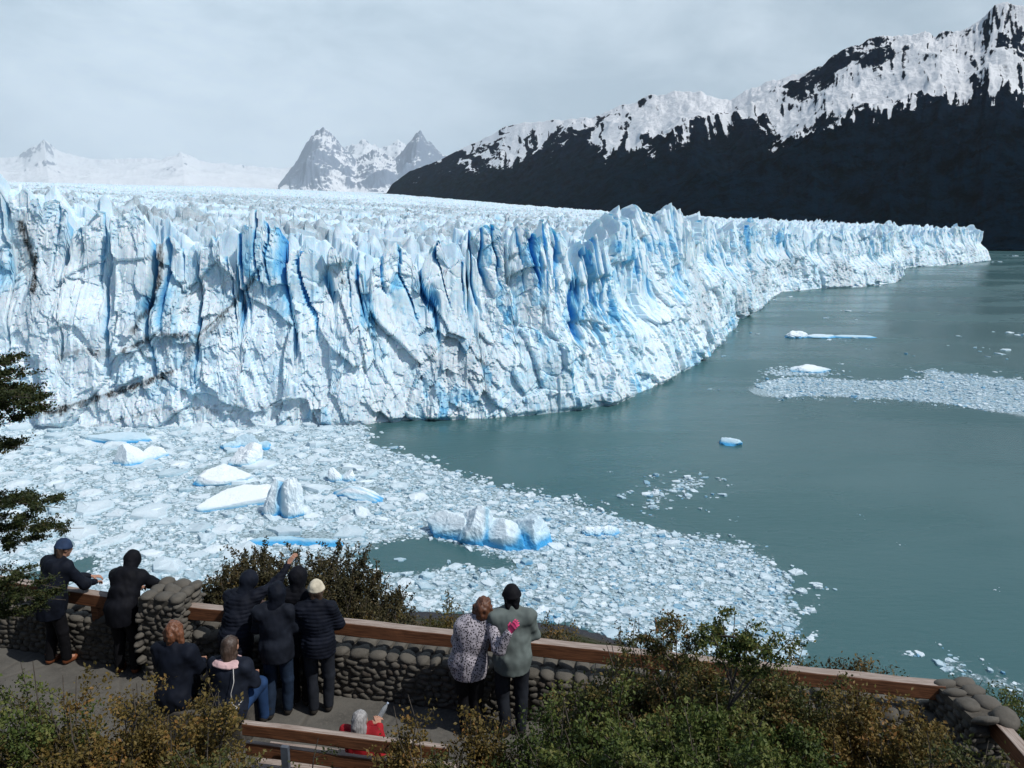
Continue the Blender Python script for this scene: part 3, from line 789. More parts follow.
berg("iceberg", "small jagged white iceberg with two sharp points", 343, 480,
     [dict(center=(-1.4, 0, .2), size=(2.2, 1.8, 3.4), rot=0.5, planes=[(.6, -.2, .6, .5)], seed=91, rough=0.08, shear=(-.3, 0)),
      dict(center=(1.2, .3, .1), size=(2.2, 1.8, 2.8), rot=-.3, planes=[(-.4, -.2, .8, .5)], seed=92, rough=0.08)], bluebase=0.05)
berg("iceberg", "long low sheet of vivid blue ice behind the upright shrub", 294, 543,
     [dict(center=(-3, 0, -.3), size=(7.4, 1.8, 1.7), rot=0.05, planes=[(0, -.6, .8, .6)], seed=95, rough=0.06),
      dict(center=(5, -.6, -.3), size=(6.0, 1.7, 1.6), rot=-0.1, planes=[(0, -.6, .8, .6)], seed=96, rough=0.06)], bluebase=0.36)
berg("iceberg", "arched pale blue iceberg lying by the foot of the wall", 246, 448,
     [dict(center=(-4.0, 0, -.2), size=(3.6, 2.8, 2.8), rot=0.2, planes=[(0, -.4, .8, .6)], seed=97, rough=0.08),
      dict(center=(0, 1, 0), size=(4.2, 2.4, 3.6), rot=0.0, planes=[(0, -.7, .6, .5)], seed=98, rough=0.08),
      dict(center=(4.6, 0, -.2), size=(3.4, 2.8, 2.4), rot=-0.2, planes=[(0, -.4, .8, .6)], seed=99, rough=0.08)], bluebase=0.42)
berg("iceberg", "lone small pale blue iceberg on the dark open water", 730, 444,
     [dict(center=(0, 0, -.1), size=(3.6, 2.2, 2.1), rot=-0.2, planes=[(-.3, -.5, .8, .6)], seed=110, rough=0.08)], bluebase=0.35)
berg("iceberg", "white broken iceberg low in the crushed ice right of the notched one", 602, 533,
     [dict(center=(-1.6, 0, -.2), size=(2.6, 2.2, 1.9), rot=0.2, planes=[(0, -.4, .8, .7)], seed=111, rough=0.14),
      dict(center=(1.6, .2, -.2), size=(2.2, 1.9, 1.7), rot=0.4, planes=[(0, -.4, .8, .7)], seed=112, rough=0.14)], bluebase=0.02)
berg("iceberg", "long flat iceberg with knobbly left end drifting before the far wall", 822, 337,
     [dict(center=(-14, 0, 0), size=(6.5, 4, 4.2), rot=0.2, planes=[(0, -.2, 1, .7)], seed=113, rough=0.14),
      dict(center=(-2, 0, -.2), size=(11, 5, 2.0), rot=0.0, planes=[(0, -.1, 1, .6)], seed=114, rough=0.08),
      dict(center=(16, -1, -.2), size=(13, 4, 1.6), rot=-0.05, planes=[(0, -.1, 1, .6)], seed=115, rough=0.05)], bluebase=0.05)
berg("iceberg", "white iceberg mound above the ice tongue on the open lake", 815, 371,
     [dict(center=(-2, 0, -.2), size=(9, 5, 3.8), rot=0.05, planes=[(.2, -.3, .9, .5)], seed=116, rough=0.07)], bluebase=0.0)
# ================================================================== MOUNTAINS
def mountain(name, ridge, dist, foot_px, foot_dist, snow_fn, seed, n_az=620, n_r=240, beyond=0.5, amp=1.0, nscale=900.0, mat=None, prof=1.25, crag=0.035):
    """heightfield between a foot line and a ridge line; ridge/foot are photo skyline points at real distances"""
    x0, x1 = ridge[0][0], ridge[-1][0]
    px = np.linspace(x0, x1, n_az)
    t = np.linspace(0, 1 + beyond, n_r)
    ry = np.interp(px, *zip(*ridge)); rd = np.interp(px, *zip(*dist))
    fy = np.interp(px, *zip(*foot_px)); fd = np.interp(px, *zip(*foot_dist))
    v = (384 - ry) / F; dirz = (-SP + v * CP) / (CP + v * SP)
    zr = CAMZ + dirz * rd
    v = (384 - fy) / F; zf = CAMZ + (-SP + v * CP) / (CP + v * SP) * fd
    P, Tt = np.meshgrid(px, t, indexing='ij')
    yd = fd[:, None] * (1 - Tt) + rd[:, None] * Tt
    xx = (P - 512) / F * yd * 1.0 / (CP + 0.17 * SP)
    # column directions follow the skyline point
    dirx = ((px - 512) / F) / (CP + (384 - ry) / F * SP)
    xx = dirx[:, None] * yd
    base = zf[:, None] + (zr - zf)[:, None] * np.where(Tt <= 1, Tt ** prof, 1 - (Tt - 1) * 1.2)
    relief = (zr - zf)[:, None]
    w = np.clip(Tt, 0, 1)
    env = np.sin(np.pi * np.clip(w, 0, 1)) ** 0.8
    g1 = ridged2(xx / nscale + 3, yd / nscale, 6, seed, 0.55)
    # gullies run down the slope: stretch along the fall line
    g2 = ridged2(P / 34.0 + fbm2(xx / nscale, yd / nscale, 3, seed + 9) * 1.3 + Tt * 0.9, Tt * 2.6 + fbm2(xx / nscale, yd / nscale, 3, seed + 19), 6, seed + 3, 0.6)
    z = base + relief * amp * env * (0.40 * (g1 - 0.55) + 0.05 * (g2 - 0.55)) + relief * 0.012 * (g1 - .5) * w
    # break of the crest line
    z = z + relief * crag * fbm2(P / 13, Tt * 6, 5, seed + 5, 0.62) * sstep(0.75, 1.0, w)
    z = z + relief * amp * env ** .5 * 0.13 * (ridged2(xx / nscale * 2.4 + 5, yd / nscale * 2.4, 6, seed + 33, 0.5) - .55)
    PT = np.stack([xx, yd, z], -1)
    nv = np.cross(np.gradient(PT, axis=0), np.gradient(PT, axis=1)); nv /= np.linalg.norm(nv, axis=-1, keepdims=True) + 1e-9
    steep = 1 - np.abs(nv[..., 2]); steep = steep - np.mean(steep[:, : int(n_r / (1 + beyond))])
    snow = snow_fn(P, Tt, z, g1, g2, xx, yd, steep)
    V = np.stack([xx, yd, z], -1).reshape(-1, 3)
    o = link(name, mesh_np(name, V, [gridq(n_az, n_r)], True, dict(snow=snow.ravel())), mat)
    return tag(o, kind="structure")
def rock_mat(name, rock, forest, snowc=(0.84, 0.87, 0.90), treeline=(230, 520)):
    t = NT(name)
    g = t.n.new('ShaderNodeNewGeometry'); p = g.outputs['Position']
    s = t.attr('snow')
    n = t.noise(0.02, 8, 0.7, vec=p); n2 = t.noise(0.09, 6, 0.7, vec=p)
    sx = t.n.new('ShaderNodeSeparateXYZ'); t.l.new(p, sx.inputs[0])
    tl = t.rng(t.math('ADD', sx.outputs[2], t.math('MULTIPLY', t.math('SUBTRACT', n, 0.5), 200)), treeline[0], treeline[1])
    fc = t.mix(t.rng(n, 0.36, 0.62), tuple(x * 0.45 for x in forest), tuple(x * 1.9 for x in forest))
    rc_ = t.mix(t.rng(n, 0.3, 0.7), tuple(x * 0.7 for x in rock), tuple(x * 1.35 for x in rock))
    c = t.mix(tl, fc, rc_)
    sn = t.math('ADD', s, t.math('ADD', t.math('MULTIPLY', t.math('SUBTRACT', n2, 0.5), 0.42), t.math('MULTIPLY', t.math('SUBTRACT', n, 0.5), 0.5)))
    c = t.mix(t.rng(sn, 0.44, 0.56), c, snowc)
    t.set(Base_Color=c, Roughness=0.85)
    t.b.inputs['Specular IOR Level'].default_value = 0.0
    t.bump(t.math('ADD', n2, n), 0.8, 14.0)
    return t.m
rk = rock_mat("wooded_mountain", (0.0065, 0.0135, 0.0270), (0.0012, 0.0058, 0.0120))  # forest albedo near black, carrying the cloud shadow on this slope
rk_far = rock_mat("far_mountain", (0.17, 0.22, 0.30), (0.17, 0.22, 0.30))  # paled rock tone stands in for haze over the distant peaks
# the wooded range along the right side of the glacier
def snow_main(P, T, z, g1, g2, x, y, st):
    line = np.interp(P, [380, 470, 560, 640, 700, 760, 830, 900, 960, 1024, 1100], [163, 150, 139, 140, 128, 120, 126, 112, 92, 88, 86])
    # elevation that a photo row has at this distance
    v = (384 - line) / F; zl = CAMZ + (-SP + v * CP) / (CP + v * SP) * y
    rel = (z - zl) / np.maximum(y * 0.02, 1)
    s = 0.33 + 0.42 * np.clip(rel, -1.2, 1.1) - 1.5 * st + 0.62 * (0.52 - g2) + 0.75 * fbm2(x / 330, y / 330, 6, 909, .62) + 0.5 * (0.55 - g1)
    # bare windblown crest bands
    bands_ = sstep(0.52, 0.66, vnoise2(P / 42, T * 9, 71)) * sstep(0.72, 0.9, T) * 0.38
    streak = ridged2(P / 10.0 + fbm2(x / 400, y / 400, 3, 88) * 1.6 + T * 5, T * 3.0, 5, 79, .6)
    s = s - 2 * (1 - sstep(-2.6, -1.5, rel))
    return s - bands_ - 1.5 * (streak - 0.55) * np.exp(-((rel + 0.1) / 1.1) ** 2) - 0.75 * (streak - .5)
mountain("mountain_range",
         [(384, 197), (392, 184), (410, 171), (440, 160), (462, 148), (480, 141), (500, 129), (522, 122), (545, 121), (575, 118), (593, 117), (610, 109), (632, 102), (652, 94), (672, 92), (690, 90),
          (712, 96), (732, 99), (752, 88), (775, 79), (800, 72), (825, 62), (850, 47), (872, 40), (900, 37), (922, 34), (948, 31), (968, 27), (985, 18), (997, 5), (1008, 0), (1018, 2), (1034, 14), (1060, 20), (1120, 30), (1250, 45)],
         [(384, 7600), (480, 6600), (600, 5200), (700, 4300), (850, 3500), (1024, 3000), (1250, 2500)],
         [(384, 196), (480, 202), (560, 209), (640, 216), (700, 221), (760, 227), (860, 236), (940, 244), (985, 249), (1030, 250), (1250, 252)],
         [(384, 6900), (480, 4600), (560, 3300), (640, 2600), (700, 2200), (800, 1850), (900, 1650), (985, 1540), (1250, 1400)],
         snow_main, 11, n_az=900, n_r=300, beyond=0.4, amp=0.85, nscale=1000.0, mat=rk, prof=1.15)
# dark shoulder in front of the range at far right: second crest
# jagged hazy peaks at the head of the ice field
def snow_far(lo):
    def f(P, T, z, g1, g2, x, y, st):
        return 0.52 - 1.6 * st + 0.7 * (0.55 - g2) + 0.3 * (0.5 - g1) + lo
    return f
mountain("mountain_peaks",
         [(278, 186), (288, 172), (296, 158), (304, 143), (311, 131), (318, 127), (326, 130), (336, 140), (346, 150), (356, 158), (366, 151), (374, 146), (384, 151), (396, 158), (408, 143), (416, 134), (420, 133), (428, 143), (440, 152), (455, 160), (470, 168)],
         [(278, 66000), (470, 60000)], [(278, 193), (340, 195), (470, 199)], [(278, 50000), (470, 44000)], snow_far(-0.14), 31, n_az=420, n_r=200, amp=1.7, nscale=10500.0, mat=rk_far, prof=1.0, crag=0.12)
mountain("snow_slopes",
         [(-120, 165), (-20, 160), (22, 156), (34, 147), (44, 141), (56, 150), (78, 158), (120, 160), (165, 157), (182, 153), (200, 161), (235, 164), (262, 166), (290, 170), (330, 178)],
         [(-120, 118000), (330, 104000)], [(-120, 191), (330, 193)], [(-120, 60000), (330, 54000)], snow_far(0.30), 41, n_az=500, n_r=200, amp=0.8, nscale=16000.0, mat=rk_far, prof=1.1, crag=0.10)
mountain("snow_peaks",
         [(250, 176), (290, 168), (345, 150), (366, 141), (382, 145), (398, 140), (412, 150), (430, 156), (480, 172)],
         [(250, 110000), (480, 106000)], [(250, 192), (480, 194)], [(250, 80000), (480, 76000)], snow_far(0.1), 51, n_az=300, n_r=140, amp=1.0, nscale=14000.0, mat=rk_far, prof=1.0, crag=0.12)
# snowfield that the glacier comes down from
V = []; nx_, ny_ = 200, 80
gx_, gy_ = np.meshgrid(np.linspace(-1, 1, nx_), np.linspace(0, 1, ny_), indexing='ij')
yy = 8200 + gy_ * 8000; xx = gx_ * 0.62 * yy - 0.12 * yy
azd = np.degrees(np.arctan2(xx, yy)); sl2 = np.interp(azd, [-34, -20, -8, 0, 8, 14, 22, 32], [0.0345, 0.034, 0.0275, 0.0175, 0.008, 0.003, 0.001, 0.0])
zz = 55 + yy * sl2 + fbm2(xx / 900, yy / 900, 5, 77) * 30 - 8 - np.where(gy_ > .5, (gy_ - .5) * 200, 0) - np.where(xx > -0.02 * yy, 1, 0) * 400
sf = NT("old_snow"); sf.set(Base_Color=sf.mix(sf.rng(sf.noise(0.004, 6), .35, .65), (.78, .83, .87), (.70, .76, .82)), Roughness=.7)
tag(link("snowfield", mesh_np("snowfield", np.stack([xx, yy, zz], -1).reshape(-1, 3), [gridq(nx_, ny_)], True), sf.m), kind="structure")
# air: one even box of thin haze round everything

def box_mesh(name, x0, x1, y0, y1, z0, z1):
    v = [(x, y, z) for x in (x0, x1) for y in (y0, y1) for z in (z0, z1)]
    f = [(0, 1, 3, 2), (4, 6, 7, 5), (0, 4, 5, 1), (2, 3, 7, 6), (0, 2, 6, 4), (1, 5, 7, 3)]
    return mesh_np(name, v, [np.array(f)])
hz = bpy.data.materials.new("haze"); hz.use_nodes = True; hn, hl = hz.node_tree.nodes, hz.node_tree.links; hn.clear()
ho = hn.new('ShaderNodeOutputMaterial'); hv = hn.new('ShaderNodeVolumePrincipled')
hv.inputs['Color'].default_value = (0.84, 0.94, 1.0, 1); hv.inputs['Density'].default_value = 0.85e-5; hv.inputs['Anisotropy'].default_value = 0.0
hl.new(hv.outputs[0], ho.inputs['Volume'])
tag(link("haze", box_mesh("haze", -100000, 100000, -300, 140000, -8, 16000), hz), kind="stuff")
# ================================================================== NEAR GROUND
ZD = 59.4                                   # deck level
def zat(y_, x_=0.0): pass
wall_L, wall_P, wall_R = U(-160, 560, ZD + 0.9)[:2], U(172, 603, ZD + 0.9)[:2], U(962, 690, ZD + 0.9)[:2]
wall_E = U(1090, 800, ZD + 0.9)[:2]
def wall_side(x, y):
    """signed distance to the terrace wall line; negative on the terrace side"""
    pts = [wall_L + (wall_L - wall_P) * 3, wall_P, wall_R, wall_E, wall_E + (wall_E - wall_R) * 1.0]
    d = np.full(np.shape(x), 1e9); s = np.zeros(np.shape(x))
    for a, b in zip(pts[:-1], pts[1:]):
        vx, vy = b - a; t_ = np.clip(((x - a[0]) * vx + (y - a[1]) * vy) / (vx * vx + vy * vy), 0, 1)
        ex, ey = x - a[0] - t_ * vx, y - a[1] - t_ * vy
        dd = np.hypot(ex, ey); m = dd < d
        d = np.where(m, dd, d); s = np.where(m, vx * ey - vy * ex, s)
    return np.where(s > 0, d, -d)
gxs = np.concatenate((np.linspace(-700, -60, 60), np.linspace(-59, -14, 60), np.linspace(-13.8, 13.8, 185), np.linspace(14, 59, 60), np.linspace(60, 700, 60)))
gys = np.concatenate((np.linspace(-60, -3, 20), np.linspace(-2.8, 14, 115), np.linspace(14.3, 40, 60), np.linspace(41, 135, 110)))
gx, gy = np.meshgrid(gxs, gys, indexing='ij')
shore_y = shore_line(gx)
ws = wall_side(gx, gy)
# beyond the wall: bushy slope falling to the shore
dshore = shore_y - gy
tfall = np.clip(ws / np.maximum(ws + np.maximum(dshore, 0.01), 0.01), 0, 1)
zs = (ZD - 0.15) * (1 - tfall) ** 1.22 + 0.08
zs = np.where(dshore < 0, -2.6 - 0.05 * np.minimum(-dshore, 40), zs)
zs = np.where((dshore >= 0) & (dshore < 14), np.minimum(zs, 0.4 * dshore) + 0.05 * dshore + 0.05, zs)
zs = zs + fbm2(gx / 6, gy / 6, 4, 610) * 0.8 * sstep(1.5, 12, ws) * sstep(6, 22, dshore)
# terrace side: floor, then a bank rising towards the viewer's own terrace
bank = sstep(-3.2, -7.2, ws)
xr_ = sstep(0.3, 2.2, gx)                   # to the right the bank starts closer to the wall
bank = np.maximum(bank, sstep(-0.9, -4.5, ws) * xr_)
zt = (ZD - 0.012) + bank * 3.15 + fbm2(gx / 0.8, gy / 0.8, 3, 620) * 0.10 * sstep(0.05, 0.3, bank)
gz = np.where(ws > 0.18, zs, zt)
gz = np.where((ws > -0.2) & (ws <= 0.18), ZD - 0.3, gz)
gm = NT("earth")
g_ = gm.n.new('ShaderNodeNewGeometry'); p_ = g_.outputs['Position']
e1_ = gm.mix(gm.rng(gm.noise(1.3, 6, vec=p_), .35, .65), (0.045, 0.035, 0.024), (0.085, 0.072, 0.05))
e2_ = gm.mix(gm.rng(gm.noise(0.5, 6, vec=p_), .4, .6), e1_, (0.030, 0.036, 0.014))
sx = gm.n.new('ShaderNodeSeparateXYZ'); gm.l.new(p_, sx.inputs[0])
beach = gm.mix(gm.rng(gm.noise(2.5, 6, vec=p_), .3, .7), (0.030, 0.032, 0.038), (0.062, 0.062, 0.068))
e3_ = gm.mix(gm.rng(sx.outputs[2], 1.2, 3.2), beach, e2_)
gm.set(Base_Color=e3_, Roughness=0.95); gm.b.inputs['Specular IOR Level'].default_value = 0.1
gm.bump(gm.noise(14, 6, 0.7, vec=p_), 0.8, 0.05)
hill = link("hillside", mesh_np("hillside", np.stack([gx, gy, gz], -1).reshape(-1, 3), [gridq(len(gxs), len(gys))], True), gm.m)
tag(hill, kind="structure")
# concrete floor of the terrace
cm = NT("concrete_floor")
g_ = cm.n.new('ShaderNodeNewGeometry'); p_ = g_.outputs['Position']
c1 = cm.mix(cm.rng(cm.noise(2.2, 7, 0.65, vec=p_), .3, .7), (0.068, 0.064, 0.056), (0.118, 0.112, 0.098))
c2 = cm.mix(cm.rng(cm.noise(26, 5, 0.7, vec=p_), .45, .7), c1, (0.12, 0.11, 0.095))
# irregular flagstone joints
jt = cm.voro(0.8, 'DISTANCE_TO_EDGE', vec=p_, out='Distance')
c3 = cm.mix(cm.rng(jt, 0.006, 0.018), (0.10, 0.092, 0.078), c2)
cm.set(Base_Color=c3, Roughness=0.9); cm.bump(cm.math('ADD', cm.noise(30, 6, 0.7, vec=p_), cm.rng(jt, 0, 0.04)), 0.5, 0.015)
n_ = 90
us = np.linspace(0, 1, n_)
def terrace_pts():
    pts = [wall_L + (wall_L - wall_P) * 0.6, wall_P, wall_R, wall_E]
    nrm = np.array([-(wall_R - wall_P)[1], (wall_R - wall_P)[0]]); nrm /= np.linalg.norm(nrm)
    return pts, nrm
pts, nrm = terrace_pts()
P_ = []
for a, b in zip(pts[:-2], pts[1:-1]):
    for k in np.linspace(0, 1, 40, endpoint=False): P_.append(a + (b - a) * k)
P_.append(pts[2])
P_ = np.array(P_)
vv = []
for q in P_:
    for k in np.linspace(0, 3.6, 20): vv.append((q[0] - nrm[0] * k, q[1] - nrm[1] * k, ZD))
terr = link("terrace_floor", mesh_np("terrace_floor", np.array(vv), [gridq(len(P_), 20)]), cm.m)
tag(terr, kind="structure")

# ---- field stone masonry
def stone_mat(name, dark=1.0):
    t = NT(name)
    a = t.attr('tone'); n = t.noise(9, 6, 0.65)
    c = t.ramp(a, [(0, (0.10 * dark, 0.09 * dark, 0.075 * dark)), (0.35, (0.20 * dark, 0.18 * dark, 0.145 * dark)), (0.7, (0.30 * dark, 0.275 * dark, 0.23 * dark)), (1, (0.17 * dark, 0.13 * dark, 0.10 * dark))])
    c = t.mix(t.rng(n, 0.35, 0.7), c, (0.33 * dark, 0.30 * dark, 0.25 * dark))
    t.set(Base_Color=c, Roughness=0.9); t.bump(t.noise(45, 6, 0.7), 0.6, 0.008)
    return t.m
stone_m = stone_mat("field_stone", 0.33)
mortar_m = M("mortar", (0.085, 0.075, 0.06), 0.95, 0.3, 12, 0.6, 70)
ico_v = None
def ico(sub=2):
    bm = bmesh.new(); bmesh.ops.create_icosphere(bm, subdivisions=sub, radius=1.0)
    v = np.array([x.co[:] for x in bm.verts]); f = np.array([[w.index for w in p.verts] for p in bm.faces]); bm.free()
    return v, f
IV, IF = ico(2)
def stones(cs, sizes, seed, axes=None):
    """rounded field stones joined into one mesh; axes: local frame (along, out, up)"""
    g = np.random.default_rng(seed); n = len(cs)
    v = np.repeat(IV[None], n, 0)
    v = np.sign(v) * np.abs(v) ** g.uniform(0.75, 0.95, (n, 1, 1))
    off = g.uniform(0, 90, (n, 1))
    v = v * (1 + 0.30 * (vnoise3(v[..., 0] * 1.7 + off, v[..., 1] * 1.7, v[..., 2] * 1.7, seed) - .5))[..., None]
    v = v * np.asarray(sizes)[:, None, :]
    a = g.normal(0, 0.25, n); c, s = np.cos(a)[:, None], np.sin(a)[:, None]
    v = np.stack([v[..., 0] * c - v[..., 2] * s, v[..., 1], v[..., 0] * s + v[..., 2] * c], -1)
    if axes is not None:
        v = v[..., 0:1] * axes[0] + v[..., 1:2] * axes[1] + v[..., 2:3] * axes[2]
    v = v + np.asarray(cs)[:, None, :]
    f = IF[None] + (np.arange(n) * len(IV))[:, None, None]
    return v.reshape(-1, 3), f.reshape(-1, 3), np.repeat(g.uniform(0, 1, n), len(IV))
def masonry(name, a, b, th, h, seed, label, cat, cap=True, z0=ZD, row=0.072, parent=None, courses_full=True, base=0.0):
    """a stone wall from a to b: mortar core, a face of river stones on every side, rounded cap stones"""
    a, b = np.array(a[:2]), np.array(b[:2]); L_ = np.linalg.norm(b - a); u = (b - a) / L_; nn = np.array([u[1], -u[0]])
    root = link(name, core_mesh(name, a, u, nn, L_, th, h, z0 - base), mortar_m)
    root["label"] = label; root["category"] = cat
    g = np.random.default_rng(seed); cs, sz_ = [], []
    zz_ = z0 - base + row * 0.5
    while zz_ < z0 + h - (0.10 if cap else 0.02):
        for side in (1, -1):
            x_ = g.uniform(0, .1)
            while x_ < L_:
                w_ = g.uniform(0.032, 0.085); hh_ = row * g.uniform(0.40, 0.58)
                p = a + u * (x_ + w_) + nn * side * (th / 2 - 0.004)
                cs.append((*p, zz_ + g.normal(0, .012))); sz_.append((w_, 0.036, hh_)); x_ += 2 * w_ * 1.04
        for end in (0, L_):
            y_ = -th / 2 + .05
            while y_ < th / 2:
                w_ = g.uniform(0.055, 0.11)
                p = a + u * end + nn * (y_ + w_ * .6)
                cs.append((*p, zz_ + g.normal(0, .012))); sz_.append((0.05, w_, row * g.uniform(.42, .58))); y_ += 2 * w_
        zz_ += row
    ax = [np.array([*u, 0]), np.array([*nn, 0]), np.array([0, 0, 1.])]
    v, f, tn = stones(cs, sz_, seed, ax)
    link("stone_facing", mesh_np("stone_facing", v, [f], True, dict(tone=tn)), stone_m, root)
    if cap:
        cs, sz_ = [], []
        x_ = 0
        while x_ < L_:
            w_ = g.uniform(0.07, 0.13)
            for k in ((-1, 1) if th < .45 else (-1.25, 0, 1.25)):
                cs.append((*(a + u * (x_ + w_) + nn * k * th * 0.27), z0 + h - 0.035)); sz_.append((w_, th * (0.30 if th < .45 else .22), 0.05 * g.uniform(.8, 1.15)))
            x_ += 2 * w_ * 0.98
        v, f, tn = stones(cs, sz_, seed + 5, ax)
        link("cap_stones", mesh_np("cap_stones", v, [f], True, dict(tone=0.35 + tn * 0.35)), stone_m, root)  # cap tones held to the paler range to suggest sunlight on top
    return root
def core_mesh(name, a, u, nn, L_, th, h, z0):
    c = []
    for z in (z0, z0 + h - 0.04 + (ZD - z0)):
        for s_0, t_0 in ((0, -1), (1, -1), (1, 1), (0, 1)):
            p = a + u * L_ * s_0 + nn * t_0 * th / 2; c.append((*p, z))
    f = [(0, 1, 2, 3), (4, 7, 6, 5), (0, 4, 5, 1), (1, 5, 6, 2), (2, 6, 7, 3), (3, 7, 4, 0)]
    return mesh_np(name, np.array(c), [np.array(f)])
uw = (wall_R - wall_P) / np.linalg.norm(wall_R - wall_P)
uo = np.array([-uw[1], uw[0]])                       # outward, towards the lake
ul = (wall_P - wall_L) / np.linalg.norm(wall_P - wall_L)
ulo = np.array([-ul[1], ul[0]])
masonry("stone_wall", wall_L + ulo * .1, wall_P - ul * 0.30 + ulo * .1, 0.40, 0.58, 1, "low river stone wall under the left railing, dark in its own shade", "stone wall")
masonry("stone_wall", wall_P + uw * 0.28 + uo * .1, wall_R - uw * 0.30 + uo * .1, 0.42, 0.58, 2, "long low wall of rounded river stones under the middle railing", "stone wall")
masonry("stone_pillar", wall_P - uw * 0.25 - uo * 0.02, wall_P + uw * 0.25 - uo * 0.02, 0.52, 1.12, 3, "square river stone pillar between the two left railings", "stone pillar", row=0.068)
ue = (wall_E - wall_R) / np.linalg.norm(wall_E - wall_R)
masonry("stone_pillar", wall_R - ue * 0.20, wall_R + ue * 0.42, 0.40, 0.93, 4, "stone pillar at the right corner with a flat weathered top", "stone pillar", row=0.068)
masonry("stone_wall", wall_R + ue * 0.6, wall_E + ue * 2, 0.40, 0.55, 6, "stone wall under the railing that runs off the right edge", "stone wall")

# ---- timber railings
wd = NT("weathered_timber")
co = wd.tc.outputs['Object']
gr = wd.noise(3.0, 6, 0.6, vec=co, mapping=(1.2, 22, 22)); gr2 = wd.noise(1.2, 4, 0.6, vec=co)
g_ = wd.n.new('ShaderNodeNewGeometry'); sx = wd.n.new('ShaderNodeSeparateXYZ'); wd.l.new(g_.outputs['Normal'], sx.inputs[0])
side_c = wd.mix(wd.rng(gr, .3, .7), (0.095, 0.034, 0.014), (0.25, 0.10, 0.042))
top_c = wd.mix(wd.rng(gr, .3, .7), (0.20, 0.145, 0.115), (0.40, 0.335, 0.29))      # paler, greyer upper face
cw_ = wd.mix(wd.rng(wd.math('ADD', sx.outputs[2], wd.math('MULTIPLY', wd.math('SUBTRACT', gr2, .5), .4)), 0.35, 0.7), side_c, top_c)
wd.set(Base_Color=cw_, Roughness=0.7); wd.bump(gr, 0.5, 0.006)
def beam_mesh(name, Lx, Wy, Hz, bev=0.012, seed=0, nseg=24):
    """a squared timber along +X with eased edges, slight sag and wane"""
    g = np.random.default_rng(seed)
    xs_ = np.linspace(0, Lx, nseg)
    prof = []
    for cx, cy, a0 in ((Wy / 2 - bev, Hz - bev, 0), (-Wy / 2 + bev, Hz - bev, 90), (-Wy / 2 + bev, bev, 180), (Wy / 2 - bev, bev, 270)):
        for a_ in (0, 45, 90):
            r_ = math.radians(a0 + a_); prof.append((cx + bev * math.cos(r_), cy + bev * math.sin(r_)))
    prof = np.array(prof); k = len(prof)
    v = np.zeros((nseg, k, 3)); v[..., 0] = xs_[:, None]; v[..., 1] = prof[None, :, 0]; v[..., 2] = prof[None, :, 1]
    v[..., 1] += (fbm2(xs_ / 1.3, xs_ * 0, 3, seed) * 0.008)[:, None]; v[..., 2] += (fbm2(xs_ / 1.7, xs_ * 0 + 5, 3, seed) * 0.008)[:, None]
    v = v + fbm2(v[..., 0] * 5, (v[..., 1] + v[..., 2]) * 14, 3, seed)[..., None] * np.array([0, .004, .004])
    i = np.arange(nseg - 1)[:, None] * k; j = np.arange(k)[None]; j2 = (j + 1) % k
    q = np.stack([(i + j).ravel(), (i + j2).ravel(), (i + j2 + k).ravel(), (i + j + k).ravel()], -1)
    return mesh_np(name, v.reshape(-1, 3), [q, np.arange(k)[None, ::-1], (np.arange(k) + (nseg - 1) * k)[None]])
def beam(name, a, b, W, Hh, parent=None, seed=0):
    a, b = np.array(a, float), np.array(b, float); d = b - a; L_ = np.linalg.norm(d)
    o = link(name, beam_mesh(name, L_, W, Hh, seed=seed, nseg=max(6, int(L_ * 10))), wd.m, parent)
    loc = Vector(a) - (parent.location if parent is not None else Vector((0, 0, 0)))
    o.location = loc; o.rotation_euler = (0, -math.atan2(d[2], math.hypot(d[0], d[1])), math.atan2(d[1], d[0]))
    return o
def railing(label, a, b, zt, seed, posts, zt2=None, W=0.13, Hh=0.17):
    root = empty("timber_railing", (a[0], a[1], ZD + 0.5)); tag(root, label, "railing", "timber railings along the terrace edge")
    zt2 = zt if zt2 is None else zt2
    beam("rail", (a[0], a[1], zt - Hh), (b[0], b[1], zt2 - Hh), W, Hh, root, seed)
    for k in posts:
        p = a + (b - a) * k
        z1 = (zt + (zt2 - zt) * k) - Hh - 0.003
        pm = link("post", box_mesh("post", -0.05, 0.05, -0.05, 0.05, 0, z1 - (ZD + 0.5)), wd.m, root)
        pm.location = (p[0] - a[0], p[1] - a[1], 0); pm.rotation_euler = (0, 0, math.atan2((b - a)[1], (b - a)[0]))
    return root
ZR = ZD + 0.92
rl0, rl1 = U(-60, 568, ZR)[:2], U(152, 601, ZR)[:2]
railing("timber railing left of the stone pillar with two people leaning on it", rl0, rl1, ZR, 3, (0.1, 0.75))
rm0, rm1 = U(189, 604, ZR)[:2], U(944, 683, ZR)[:2]
railing("long timber railing over the middle wall where five people stand", rm0, rm1, ZR, 4, (0.14, 0.42, 0.66, 0.9))
rr0, rr1 = U(992, 712, ZR - .04)[:2], U(1110, 845, ZR - .04)[:2]
railing("timber railing running down off the right edge past the corner pillar", rr0, rr1, ZR - .04, 5, (0.3, 0.9))
